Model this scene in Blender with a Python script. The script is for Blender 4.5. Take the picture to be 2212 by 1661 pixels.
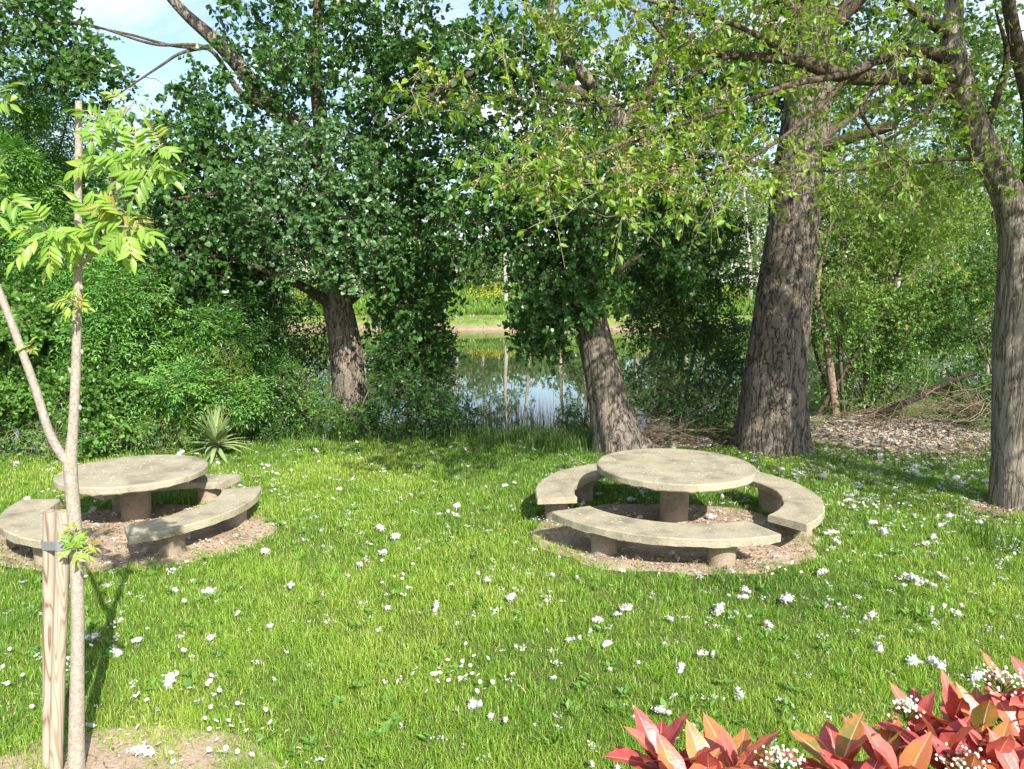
import bpy, math, random
import numpy as np
from mathutils import Vector, noise as mnoise

# ------------------------------------------------------------------ camera, light, exposure
sc = bpy.context.scene
for o in list(bpy.data.objects):
    bpy.data.objects.remove(o)
F_PX, CAM_H, PITCH = 1609.0, 2.5, math.radians(7.26)
cam_d = bpy.data.cameras.new("camera")
cam_d.sensor_fit = 'HORIZONTAL'
cam_d.sensor_width = 36.0
cam_d.lens = 36.0 * F_PX / 2212.0
cam_d.clip_start = 0.05
cam_d.clip_end = 3000
cam = bpy.data.objects.new("camera", cam_d)
cam.location = (0, 0, CAM_H)
cam.rotation_euler = (math.pi / 2 - PITCH, 0, 0)
sc.collection.objects.link(cam)
sc.camera = cam

SUN_DIR = Vector((0.93, -1.93, 1.66)).normalized()      # towards the sun: behind the camera, a little to the right
sun_el = math.asin(SUN_DIR.z)
sun_d = bpy.data.lights.new("sun", 'SUN')
sun_d.energy = 5.0
sun_d.angle = math.radians(0.5)
sun_d.color = (1.0, 0.95, 0.86)
sun = bpy.data.objects.new("sun", sun_d)
sun.rotation_euler = SUN_DIR.to_track_quat('Z', 'Y').to_euler()
sc.collection.objects.link(sun)

world = bpy.data.worlds.new("World")
sc.world = world
world.use_nodes = True
wn, wl = world.node_tree.nodes, world.node_tree.links
wn.clear()
w_out = wn.new('ShaderNodeOutputWorld')
w_bg = wn.new('ShaderNodeBackground')
w_bg.inputs['Strength'].default_value = 0.125
w_sky = wn.new('ShaderNodeTexSky')
w_sky.sky_type = 'NISHITA'
w_sky.sun_disc = False
w_sky.sun_elevation = sun_el
w_sky.sun_rotation = math.atan2(SUN_DIR.x, SUN_DIR.y)
w_sky.air_density = 1.0
w_sky.dust_density = 1.0
w_tc = wn.new('ShaderNodeTexCoord')
w_map = wn.new('ShaderNodeMapping')
w_map.inputs['Scale'].default_value = (1.0, 1.0, 2.2)
w_n = wn.new('ShaderNodeTexNoise')
w_n.inputs['Scale'].default_value = 3.2
w_n.inputs['Detail'].default_value = 8
w_n.inputs['Roughness'].default_value = 0.55
w_n.inputs['Distortion'].default_value = 0.4
w_r = wn.new('ShaderNodeValToRGB')
w_r.color_ramp.elements[0].position = 0.45
w_r.color_ramp.elements[0].color = (0, 0, 0, 1)
w_r.color_ramp.elements[1].position = 0.66
w_r.color_ramp.elements[1].color = (1, 1, 1, 1)
w_mix = wn.new('ShaderNodeMixRGB')
w_mix.inputs[2].default_value = (5.6, 5.8, 6.2, 1)
wl.new(w_tc.outputs['Generated'], w_map.inputs['Vector'])
wl.new(w_map.outputs[0], w_n.inputs['Vector'])
wl.new(w_n.outputs['Fac'], w_r.inputs[0])
w_sx = wn.new('ShaderNodeSeparateXYZ')
w_hr = wn.new('ShaderNodeMapRange')
w_hr.inputs['From Min'].default_value = 0.04
w_hr.inputs['From Max'].default_value = 0.30
w_hr.inputs['To Min'].default_value = 0.25
w_hr.inputs['To Max'].default_value = 1.0
w_mu = wn.new('ShaderNodeMath'); w_mu.operation = 'MULTIPLY'
wl.new(w_tc.outputs['Generated'], w_sx.inputs[0])
wl.new(w_sx.outputs['Z'], w_hr.inputs['Value'])
wl.new(w_r.outputs[0], w_mu.inputs[0])
wl.new(w_hr.outputs[0], w_mu.inputs[1])
wl.new(w_mu.outputs[0], w_mix.inputs[0])
wl.new(w_sky.outputs[0], w_mix.inputs[1])
wl.new(w_mix.outputs[0], w_bg.inputs['Color'])
wl.new(w_bg.outputs[0], w_out.inputs['Surface'])

sc.view_settings.view_transform = 'Standard'
sc.view_settings.look = 'None'
sc.view_settings.exposure = 1.1
sc.view_settings.gamma = 1.0
sc.view_settings.use_curve_mapping = False
sc.render.engine = 'CYCLES'
sc.cycles.max_bounces = 7
sc.cycles.diffuse_bounces = 3
sc.cycles.glossy_bounces = 3
sc.cycles.transmission_bounces = 4
sc.cycles.transparent_max_bounces = 6

rng = np.random.default_rng(7)
random.seed(7)
COL = sc.collection


# ------------------------------------------------------------------ projection helpers (measured picture points -> places in the world)
def ray(u, v):
    x = (u - 1106) / F_PX
    y = -(v - 830.5) / F_PX
    return np.array([x, math.cos(PITCH) + y * math.sin(PITCH), -math.sin(PITCH) + y * math.cos(PITCH)])


def PY(u, v, Y):
    r = ray(u, v)
    return np.array([0, 0, CAM_H]) + r * (Y / r[1])


def G(u, v, z=0.0):
    r = ray(u, v)
    return np.array([0, 0, CAM_H]) + r * ((z - CAM_H) / r[2])


# ------------------------------------------------------------------ numeric noise
def _hash(ix, iy, seed):
    h = (ix.astype(np.int64) * 374761393 + iy.astype(np.int64) * 668265263 + seed * 974711) & 0x7fffffff
    h = ((h ^ (h >> 13)) * 1274126177) & 0x7fffffff
    return ((h ^ (h >> 16)) & 0xffff) / 65535.0


def vn(x, y, seed=0):
    x = np.asarray(x, float); y = np.asarray(y, float)
    ix = np.floor(x); iy = np.floor(y)
    fx = x - ix; fy = y - iy
    fx = fx * fx * (3 - 2 * fx); fy = fy * fy * (3 - 2 * fy)
    a = _hash(ix, iy, seed); b = _hash(ix + 1, iy, seed)
    c = _hash(ix, iy + 1, seed); d = _hash(ix + 1, iy + 1, seed)
    return (a * (1 - fx) + b * fx) * (1 - fy) + (c * (1 - fx) + d * fx) * fy


def fbm(x, y, seed=0, oct=4):
    s = 0; a = 0.5; t = 0
    for k in range(oct):
        s = s + a * vn(x * 2 ** k, y * 2 ** k, seed + k * 17); t += a; a *= 0.5
    return s / t


# ------------------------------------------------------------------ mesh builder
class MB:
    def __init__(self):
        self.v = []; self.l = []; self.n = []; self.r = []; self.m = []; self.nv = 0

    def add(self, v, f, rnd=0.5, mat=0):
        """v (N,3); f (M,k) indices; rnd scalar or (M,)"""
        v = np.asarray(v, np.float32).reshape(-1, 3); f = np.asarray(f, np.int64)
        if len(f) == 0:
            return
        self.v.append(v)
        self.l.append((f + self.nv).astype(np.int32).ravel())
        self.n.append(np.full(len(f), f.shape[1], np.int32))
        self.r.append(np.broadcast_to(np.asarray(rnd, np.float32), (len(f),)).copy())
        self.m.append(np.broadcast_to(np.asarray(mat, np.int32), (len(f),)).copy())
        self.nv += len(v)

    def mesh(self, name, mats, smooth=False):
        me = bpy.data.meshes.new(name)
        v = np.concatenate(self.v); l = np.concatenate(self.l); n = np.concatenate(self.n)
        me.vertices.add(len(v)); me.vertices.foreach_set('co', v.ravel())
        me.loops.add(len(l)); me.loops.foreach_set('vertex_index', l)
        me.polygons.add(len(n))
        st = np.concatenate([[0], np.cumsum(n)[:-1]]).astype(np.int32)
        me.polygons.foreach_set('loop_start', st)
        a = me.attributes.new('rnd', 'FLOAT', 'FACE')
        a.data.foreach_set('value', np.concatenate(self.r))
        for m in (mats if isinstance(mats, (list, tuple)) else [mats]):
            me.materials.append(m)
        me.polygons.foreach_set('material_index', np.concatenate(self.m))
        me.update(calc_edges=True)
        me.polygons.foreach_set('use_smooth', np.full(len(n), smooth, bool))
        return me

    def obj(self, name, mats, parent=None, smooth=False, loc=None):
        me = self.mesh(name, mats, smooth)
        o = bpy.data.objects.new(name, me)
        COL.objects.link(o)
        if parent is not None:
            o.parent = parent
        if loc is not None:
            o.location = loc
        return o


def tag(o, label=None, cat=None, group=None, kind=None):
    if label: o['label'] = label
    if cat: o['category'] = cat
    if group: o['group'] = group
    if kind: o['kind'] = kind
    return o


def thing(name, loc, label, cat, group=None):
    o = bpy.data.objects.new(name, None)
    o.empty_display_size = 0.1
    o.location = loc
    COL.objects.link(o)
    return tag(o, label, cat, group)


def keep(o, parent):
    """parent a mesh built in world coordinates to a thing standing elsewhere"""
    o.parent = parent
    o.location = -Vector(parent.location)
    return o


def unit(a):
    a = np.asarray(a, float)
    return a / np.maximum(np.linalg.norm(a, axis=-1, keepdims=True), 1e-9)


def rand_unit(n, r=None):
    return unit((r or rng).normal(size=(n, 3)))


def tube(mb, pts, rad, k=8, mat=0, cap=True, rnd=0.5, wob=0.0, seed=0):
    pts = np.asarray(pts, float); n = len(pts)
    rad = np.broadcast_to(np.asarray(rad, float), (n,))
    t = unit(np.gradient(pts, axis=0))
    ref = np.array([1.0, 0, 0]) if abs(t[0][0]) < 0.8 else np.array([0, 1.0, 0])
    x = unit(ref - (t @ ref)[:, None] * t)
    y = np.cross(t, x)
    ang = np.arange(k) * 2 * math.pi / k
    rr = np.repeat(rad[:, None], k, 1)
    if wob:
        L = np.concatenate([[0], np.cumsum(np.linalg.norm(np.diff(pts, axis=0), axis=1))])
        rr = rr * (1 + wob * (fbm(np.cos(ang)[None] * 1.6 + L[:, None] * 0.9 + 9, np.sin(ang)[None] * 1.6 + L[:, None] * 1.3, seed, 3) - 0.5) * 2)
    v = pts[:, None] + rr[..., None] * (np.cos(ang)[None, :, None] * x[:, None] + np.sin(ang)[None, :, None] * y[:, None])
    i = np.arange(n - 1)[:, None] * k; j = np.arange(k)[None]; j2 = (j + 1) % k
    f = np.stack([i + j, i + j2, i + k + j2, i + k + j], -1).reshape(-1, 4)
    mb.add(v.reshape(-1, 3), f, rnd, mat)
    if cap and k >= 4:
        c = np.vstack([v[-1], pts[-1:]])
        a = np.arange(k)
        mb.add(c, np.stack([a, (a + 1) % k, np.full(k, k)], -1), rnd, mat)


def smooth_path(P, step):
    """Catmull-Rom through control rows (x,y,z,r) resampled"""
    P = np.asarray(P, float)
    Q = np.vstack([2 * P[0] - P[1], P, 2 * P[-1] - P[-2]])
    out = []
    for i in range(1, len(Q) - 2):
        p0, p1, p2, p3 = Q[i - 1], Q[i], Q[i + 1], Q[i + 2]
        m = max(2, int(np.linalg.norm(p2[:3] - p1[:3]) / step))
        t = np.linspace(0, 1, m, endpoint=False)[:, None]
        out.append(0.5 * ((2 * p1) + (-p0 + p2) * t + (2 * p0 - 5 * p1 + 4 * p2 - p3) * t ** 2 + (-p0 + 3 * p1 - 3 * p2 + p3) * t ** 3))
    out.append(P[-1:])
    o = np.vstack(out)
    o[:, 3] = np.maximum(o[:, 3], 0.0015)
    return o


TMAT = {}


def leaf_tmpl(kind):
    if kind == 'poplar':     # broad heart/deltoid
        v = [(0, 0, 0), (0, 1, -.06), (-.44, .30, .07), (.44, .30, .07), (-.28, .66, .03), (.28, .66, .03)]
        f = [(0, 1, 4, 2), (0, 3, 5, 1)]
    elif kind == 'small':    # privet/bush: elliptic, 2 faces
        v = [(0, 0, 0), (0, 1, -.05), (-.27, .5, .08), (.27, .5, .08)]
        f = [(0, 1, 2), (0, 3, 1)]
    elif kind == 'lance':    # ash leaflet
        v = [(0, 0, 0), (0, 1, -.1), (-.17, .45, .05), (.17, .45, .05)]
        f = [(0, 1, 2), (0, 3, 1)]
    elif kind == 'elm':
        v = [(0, 0, 0), (0, .5, .0), (0, 1, -.12), (-.24, .22, .06), (-.26, .55, .06), (.24, .22, .06), (.26, .55, .06)]
        f = [(0, 1, 4, 3), (1, 2, 4, 4), (0, 5, 6, 1), (1, 6, 2, 2)]
        f = [(0, 1, 4, 3), (0, 5, 6, 1)]
        v2 = v
        return np.array(v2, float), np.array([(0, 2, 4, 3), (0, 5, 6, 2)])
    elif kind in ('broad', 'leaflet'):    # near leaves: rows across a curved blade, a narrow strip for the midrib
        if kind == 'broad':
            rows = [(0, .02), (.1, .075), (.25, .155), (.42, .200), (.58, .195), (.74, .145), (.88, .07), (.95, .03), (1, .002)]
            bend, cup, wav = .20, .26, .014
        else:
            rows = [(0, .01), (.15, .10), (.35, .165), (.55, .155), (.75, .10), (.9, .04), (1, .003)]
            bend, cup, wav = .25, .35, .0
        v = []; f = []; mt = []
        for i, (t, w) in enumerate(rows):
            z = -bend * t * t
            e = min(.013, w * .4) * (1.2 - t)
            wv = wav * (1 if i % 2 else -1)
            v += [(-w, t, z + w * cup * .8 + wv), (-.55 * w, t, z + w * cup * .62), (-e, t, z), (e, t, z), (.55 * w, t, z + w * cup * .62), (w, t, z + w * cup * .8 - wv)]
        for i in range(len(rows) - 1):
            a = i * 6
            f += [(a + q, a + q + 1, a + q + 7, a + q + 6) for q in range(5)]
            mt += [0, 0, 1, 0, 0]
        TMAT[kind] = np.array(mt)
        return np.array(v, float), np.array(f)
    elif kind == 'seed':
        v = [(0, 0, 0), (0, 1, 0), (-.42, .5, .05), (.42, .5, .05)]
        f = [(0, 1, 2), (0, 3, 1)]
    return np.array(v, float), np.array(f)


TM = {k: leaf_tmpl(k) for k in ('poplar', 'small', 'lance', 'elm', 'broad', 'leaflet', 'seed')}


def leaves(mb, pos, d, nrm, size, kind, rnd, mat=0):
    tv, tf = TM[kind]
    n = len(pos)
    if n == 0:
        return
    Y = unit(d); X = unit(np.cross(Y, nrm)); Z = np.cross(X, Y)
    size = np.broadcast_to(np.asarray(size, float), (n,))
    v = pos[:, None] + size[:, None, None] * (tv[None, :, 0:1] * X[:, None] + tv[None, :, 1:2] * Y[:, None] + tv[None, :, 2:3] * Z[:, None])
    f = tf[None] + (np.arange(n) * len(tv))[:, None, None]
    mb.add(v.reshape(-1, 3), f.reshape(-1, tf.shape[1]), np.repeat(np.broadcast_to(rnd, (n,)), len(tf)), np.tile(TMAT[kind], n) if kind in TMAT else mat)


# ------------------------------------------------------------------ materials
def mat(name):
    m = bpy.data.materials.new(name); m.use_nodes = True
    nt = m.node_tree; nt.nodes.clear()
    out = nt.nodes.new('ShaderNodeOutputMaterial')
    return m, nt, out


def nd(nt, t, ins=None, **kw):
    n = nt.nodes.new(t)
    for k, v in kw.items():
        setattr(n, k, v)
    for k, v in (ins or {}).items():
        if isinstance(v, tuple) and len(v) == 2 and hasattr(v[0], 'outputs'):
            nt.links.new(v[0].outputs[v[1]], n.inputs[k])
        else:
            n.inputs[k].default_value = v
    return n


def ramp(nt, src, stops):
    r = nt.nodes.new('ShaderNodeValToRGB')
    e = r.color_ramp.elements
    while len(e) < len(stops):
        e.new(0.5)
    for q, (p, c) in zip(e, stops):
        q.position = p
        q.color = (c, c, c, 1) if isinstance(c, (int, float)) else (*c, 1)
    nt.links.new(src, r.inputs[0])
    return r


def leaf_mat(name, stops, rough=0.42, trans=0.35, spec=0.5, tint=(1.5, 1.55, .45), mottle=0):
    m, nt, out = mat(name)
    at = nd(nt, 'ShaderNodeAttribute', attribute_name='rnd')
    r = ramp(nt, at.outputs['Fac'], stops)
    if mottle:
        tc = nd(nt, 'ShaderNodeTexCoord')
        nz = nd(nt, 'ShaderNodeTexNoise', {'Vector': (tc, 'Object'), 'Scale': mottle, 'Detail': 5.0, 'Roughness': .65})
        ad = nd(nt, 'ShaderNodeMath', {0: (nz, 'Fac'), 1: .5}, operation='SUBTRACT')
        a2 = nd(nt, 'ShaderNodeMath', {0: (ad, 0), 1: 1.3}, operation='MULTIPLY')
        a3 = nd(nt, 'ShaderNodeMath', {0: (at, 'Fac'), 1: (a2, 0)}, operation='ADD')
        nt.links.new(a3.outputs[0], r.inputs[0])
    p = nd(nt, 'ShaderNodeBsdfPrincipled', {'Base Color': (r, 0), 'Roughness': rough, 'Specular IOR Level': spec})
    if mottle:
        n5 = nd(nt, 'ShaderNodeTexNoise', {'Vector': (tc, 'Object'), 'Scale': mottle * 7, 'Detail': 3.0})
        bp = nd(nt, 'ShaderNodeBump', {'Height': (n5, 'Fac'), 'Strength': .25, 'Distance': .004})
        nt.links.new(bp.outputs[0], p.inputs['Normal'])
    mu = nd(nt, 'ShaderNodeMixRGB', {0: 1.0, 1: (r, 0), 2: (*tint, 1)}, blend_type='MULTIPLY')
    t = nd(nt, 'ShaderNodeBsdfTranslucent', {'Color': (mu, 0)})
    mx = nd(nt, 'ShaderNodeMixShader', {0: trans, 1: (p, 0), 2: (t, 0)})
    nt.links.new(mx.outputs[0], out.inputs[0])
    return m


def bark_mat(name, light, dark, scale=1.0, stretch=0.28, bump=0.9, lichen=None, lichen_amt=0.62, dist=0.03):
    m, nt, out = mat(name)
    tc = nd(nt, 'ShaderNodeTexCoord')
    mp = nd(nt, 'ShaderNodeMapping', {'Vector': (tc, 'Object'), 'Scale': (13 * scale, 13 * scale, 13 * scale * stretch)})
    na = nd(nt, 'ShaderNodeTexNoise', {'Vector': (mp, 0), 'Scale': 1.0, 'Detail': 5.0, 'Roughness': .6, 'Distortion': .35})
    ab = nd(nt, 'ShaderNodeMath', {0: (na, 'Fac'), 1: .5}, operation='SUBTRACT')
    ab2 = nd(nt, 'ShaderNodeMath', {0: (ab, 0)}, operation='ABSOLUTE')
    cr = ramp(nt, ab2.outputs[0], [(0.0, 0.1), (.035, 0.62), (.13, 1.0)])
    mp2 = nd(nt, 'ShaderNodeMapping', {'Vector': (tc, 'Object'), 'Scale': (34 * scale, 34 * scale, 34 * scale * stretch * 1.4)})
    n1 = nd(nt, 'ShaderNodeTexNoise', {'Vector': (mp2, 0), 'Scale': 1.0, 'Detail': 6.0, 'Roughness': 0.7, 'Distortion': .3})
    n1r = ramp(nt, n1.outputs['Fac'], [(.32, .35), (.62, 1.0)])
    mul = nd(nt, 'ShaderNodeMath', {0: (cr, 0), 1: (n1r, 0)}, operation='MULTIPLY')
    col = ramp(nt, mul.outputs[0], [(0.08, dark), (0.42, tuple((a * .6 + b * .4) for a, b in zip(light, dark))), (0.95, light)])
    last = col
    if lichen:
        n2 = nd(nt, 'ShaderNodeTexNoise', {'Vector': (tc, 'Object'), 'Scale': 9.0 * scale, 'Detail': 6.0, 'Roughness': 0.7})
        lr = ramp(nt, n2.outputs['Fac'], [(lichen_amt, 0.0), (lichen_amt + .04, 1.0)])
        last = nd(nt, 'ShaderNodeMixRGB', {0: (lr, 0), 1: (col, 0), 2: (*lichen, 1)})
    hm = nd(nt, 'ShaderNodeMath', {0: (mul, 0), 1: 1.0}, operation='MULTIPLY')
    bp = nd(nt, 'ShaderNodeBump', {'Height': (hm, 0), 'Strength': bump, 'Distance': dist})
    p = nd(nt, 'ShaderNodeBsdfPrincipled', {'Base Color': (last, 0), 'Roughness': 0.9, 'Specular IOR Level': 0.2, 'Normal': (bp, 0)})
    nt.links.new(p.outputs[0], out.inputs[0])
    return m


def plain_mat(name, col, rough=0.8, spec=0.3, var=0.25, scale=8.0, bump=0.2, emit=None):
    m, nt, out = mat(name)
    tc = nd(nt, 'ShaderNodeTexCoord')
    n = nd(nt, 'ShaderNodeTexNoise', {'Vector': (tc, 'Object'), 'Scale': scale, 'Detail': 5.0})
    c = ramp(nt, n.outputs['Fac'], [(0.3, tuple(x * (1 - var) for x in col)), (0.7, tuple(min(1, x * (1 + var)) for x in col))])
    bp = nd(nt, 'ShaderNodeBump', {'Height': (n, 'Fac'), 'Strength': bump, 'Distance': 0.01})
    p = nd(nt, 'ShaderNodeBsdfPrincipled', {'Base Color': (c, 0), 'Roughness': rough, 'Specular IOR Level': spec, 'Normal': (bp, 0)})
    nt.links.new(p.outputs[0], out.inputs[0])
    return m


def rnd_mat(name, stops, rough=0.85, spec=0.2):
    m, nt, out = mat(name)
    at = nd(nt, 'ShaderNodeAttribute', attribute_name='rnd')
    r = ramp(nt, at.outputs['Fac'], stops)
    p = nd(nt, 'ShaderNodeBsdfPrincipled', {'Base Color': (r, 0), 'Roughness': rough, 'Specular IOR Level': spec})
    nt.links.new(p.outputs[0], out.inputs[0])
    return m


M = {}
M['poplar_leaf'] = leaf_mat('poplar_leaf', [(0, (.028, .082, .018)), (.55, (.055, .140, .028)), (.90, (.085, .195, .040)), (.95, (.17, .26, .13)), (1, (.24, .33, .20))], rough=.36, trans=.3)
M['white_poplar_leaf'] = leaf_mat('white_poplar_leaf', [(0, (.034, .090, .026)), (.5, (.060, .145, .042)), (.76, (.09, .19, .06)), (.83, (.22, .30, .19)), (1, (.34, .42, .31))], rough=.4, trans=.28)
M['ash_leaf'] = leaf_mat('ash_leaf', [(0, (.05, .15, .032)), (.5, (.12, .28, .055)), (1, (.22, .41, .09))], rough=.42, trans=.35)
M['bush_leaf'] = leaf_mat('bush_leaf', [(0, (.055, .14, .026)), (.6, (.105, .23, .04)), (.9, (.17, .31, .06)), (1, (.30, .40, .22))], rough=.42, trans=.38)
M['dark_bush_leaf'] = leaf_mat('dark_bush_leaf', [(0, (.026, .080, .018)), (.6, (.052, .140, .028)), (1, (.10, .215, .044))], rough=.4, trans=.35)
M['elm_leaf'] = leaf_mat('elm_leaf', [(0, (.13, .23, .03)), (.6, (.20, .32, .042)), (1, (.29, .38, .075))], rough=.45, trans=.45)
M['spring_leaf'] = leaf_mat('spring_leaf', [(0, (.085, .175, .025)), (.6, (.155, .265, .04)), (1, (.24, .34, .075))], rough=.5, trans=.42)
M['far_leaf'] = leaf_mat('far_leaf', [(0, (.06, .12, .025)), (.6, (.11, .18, .045)), (1, (.19, .24, .08))], rough=.6, trans=.4)
M['sapling_leaf'] = leaf_mat('sapling_leaf', [(0, (.12, .25, .03)), (.6, (.22, .37, .05)), (.85, (.30, .42, .06)), (1, (.27, .19, .045))], rough=.38, trans=.45)
M['seed_leaf'] = leaf_mat('seed_leaf', [(0, (.38, .25, .12)), (1, (.62, .45, .26))], rough=.7, trans=.4, tint=(1, 1, 1))
M['red_leaf'] = leaf_mat('red_leaf', [(0, (.22, .035, .035)), (.35, (.42, .08, .075)), (.62, (.50, .13, .11)), (.82, (.47, .17, .06)), (.93, (.40, .20, .05)), (1, (.22, .20, .05))], rough=.36, trans=.25, spec=.45, tint=(1.3, .8, .5), mottle=22)
M['red_rib'] = leaf_mat('red_rib', [(0, (.62, .25, .22)), (1, (.66, .42, .25))], rough=.35, trans=.15, tint=(1.2, .9, .7))
M['sapling_rib'] = leaf_mat('sapling_rib', [(0, (.30, .42, .12)), (1, (.40, .40, .14))], rough=.5, trans=.3)
M['hedge_leaf'] = leaf_mat('hedge_leaf', [(0, (.03, .06, .015)), (.7, (.07, .10, .025)), (1, (.20, .12, .03))], rough=.3, trans=.2, spec=.6)
M['yucca_leaf'] = leaf_mat('yucca_leaf', [(0, (.15, .23, .09)), (.7, (.25, .34, .15)), (.94, (.36, .41, .17)), (1, (.50, .44, .15))], rough=.4, trans=.15)
M['grass'] = leaf_mat('grass', [(0, (.042, .125, .013)), (.35, (.125, .262, .024)), (.68, (.235, .385, .038)), (.92, (.36, .46, .07)), (1, (.52, .48, .25))], rough=.42, trans=.36, spec=.5, tint=(1.25, 1.25, .5))
M['tall_grass'] = leaf_mat('tall_grass', [(0, (.04, .10, .014)), (.6, (.09, .17, .03)), (.9, (.16, .22, .06)), (1, (.36, .31, .17))], rough=.5, trans=.35)
M['reed'] = leaf_mat('reed', [(0, (.05, .045, .03)), (.6, (.10, .09, .05)), (1, (.10, .15, .05))], rough=.6, trans=.2)
M['flower_yellow'] = leaf_mat('flower_yellow', [(0, (.62, .48, .02)), (1, (.75, .60, .04))], rough=.6, trans=.3, tint=(1, 1, 1))
M['poplar_bark'] = bark_mat('poplar_bark', (.34, .285, .23), (.035, .027, .02), scale=.75, stretch=.25, dist=.05)
M['old_bark'] = bark_mat('old_bark', (.36, .30, .24), (.028, .022, .017), scale=.62, stretch=.3, bump=1.0, lichen=(.32, .32, .29), lichen_amt=.66, dist=.07)
M['elm_bark'] = bark_mat('elm_bark', (.43, .375, .31), (.10, .08, .06), scale=.9, stretch=.14, bump=1.0, dist=.045)
M['elm_limb_bark'] = bark_mat('elm_limb_bark', (.16, .12, .085), (.03, .024, .018), scale=1.3, stretch=.6, bump=.8, lichen=(.38, .26, .03), lichen_amt=.66, dist=.02)
M['limb_bark'] = bark_mat('limb_bark', (.15, .115, .08), (.03, .024, .018), scale=1.4, stretch=.6, bump=.7, dist=.015)
M['white_bark'] = bark_mat('white_bark', (.36, .34, .30), (.08, .07, .06), scale=1.2, stretch=.8, bump=.5, dist=.02)
M['twig'] = plain_mat('twig', (.13, .10, .07), var=.35)
M['pale_twig'] = plain_mat('pale_twig', (.30, .24, .17), var=.35)
M['sapling_bark'] = bark_mat('sapling_bark', (.37, .325, .275), (.23, .19, .155), scale=2.6, stretch=.9, bump=.35, lichen=(.22, .16, .11), lichen_amt=.66, dist=.008)
M['far_trunk'] = plain_mat('far_trunk', (.36, .32, .27), var=.3, scale=2.0)
M['fluff'] = leaf_mat('fluff', [(0, (.55, .53, .47)), (.5, (.72, .71, .68)), (1, (.86, .86, .85))], rough=.9, trans=.35, spec=.1, tint=(1, 1, 1))
M['petal'] = leaf_mat('petal', [(0, (.80, .80, .80)), (1, (.88, .87, .88))], rough=.6, trans=.25, spec=.2, tint=(1, 1, 1))
M['disc_yellow'] = plain_mat('disc_yellow', (.72, .50, .03), var=.2, scale=60)
M['stem_green'] = plain_mat('stem_green', (.10, .18, .035), var=.2)
M['bud'] = plain_mat('bud', (.72, .68, .55), var=.12, scale=60)
M['strap'] = plain_mat('strap', (.20, .205, .215), rough=.5, spec=.5, var=.12, scale=40, bump=.1)
M['litter'] = rnd_mat('litter', [(0, (.09, .06, .04)), (.3, (.20, .145, .095)), (.7, (.38, .30, .21)), (1, (.56, .48, .38))])
M['dead_wood'] = bark_mat('dead_wood', (.30, .23, .16), (.07, .05, .035), scale=2.0, stretch=.4, bump=.6, dist=.01)
M['dark_wood'] = bark_mat('dark_wood', (.07, .05, .038), (.02, .016, .012), scale=1.6, stretch=.4, bump=.6, dist=.01)


def concrete_mat(name, base):
    m, nt, out = mat(name)
    tc = nd(nt, 'ShaderNodeTexCoord')
    n1 = nd(nt, 'ShaderNodeTexNoise', {'Vector': (tc, 'Object'), 'Scale': 3.0, 'Detail': 7.0, 'Roughness': .62})
    c1 = ramp(nt, n1.outputs['Fac'], [(.32, tuple(x * .58 for x in base)), (.50, base), (.68, tuple(min(1, x * 1.16) for x in base))])
    n2 = nd(nt, 'ShaderNodeTexNoise', {'Vector': (tc, 'Object'), 'Scale': 120.0, 'Detail': 3.0})
    c2 = ramp(nt, n2.outputs['Fac'], [(.36, .66), (.60, 1.08)])
    mu = nd(nt, 'ShaderNodeMixRGB', {0: 1.0, 1: (c1, 0), 2: (c2, 0)}, blend_type='MULTIPLY')
    vo = nd(nt, 'ShaderNodeTexVoronoi', {'Vector': (tc, 'Object'), 'Scale': 34.0})
    sp = ramp(nt, vo.outputs['Distance'], [(.10, 1.0), (.17, 0.0)])
    n3 = nd(nt, 'ShaderNodeTexNoise', {'Vector': (tc, 'Object'), 'Scale': 6.0, 'Detail': 3.0})
    s3 = ramp(nt, n3.outputs['Fac'], [(.50, 0.0), (.60, .7)])
    sm = nd(nt, 'ShaderNodeMath', {0: (sp, 0), 1: (s3, 0)}, operation='MULTIPLY')
    mx = nd(nt, 'ShaderNodeMixRGB', {0: (sm, 0), 1: (mu, 0), 2: (.55, .53, .45, 1)})
    vo2 = nd(nt, 'ShaderNodeTexVoronoi', {'Vector': (tc, 'Object'), 'Scale': 19.0})
    sp2 = ramp(nt, vo2.outputs['Distance'], [(.06, .8), (.16, 0.0)])
    mx2 = nd(nt, 'ShaderNodeMixRGB', {0: (sp2, 0), 1: (mx, 0), 2: (.16, .14, .10, 1)})
    ad = nd(nt, 'ShaderNodeMath', {0: (n1, 'Fac'), 1: (n2, 'Fac')}, operation='ADD')
    bp = nd(nt, 'ShaderNodeBump', {'Height': (ad, 0), 'Strength': .7, 'Distance': .012})
    p = nd(nt, 'ShaderNodeBsdfPrincipled', {'Base Color': (mx2, 0), 'Roughness': .9, 'Specular IOR Level': .25, 'Normal': (bp, 0)})
    nt.links.new(p.outputs[0], out.inputs[0])
    return m


M['concrete'] = concrete_mat('concrete', (.345, .308, .222))
M['concrete_leg'] = concrete_mat('concrete_leg', (.30, .24, .18))


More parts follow.
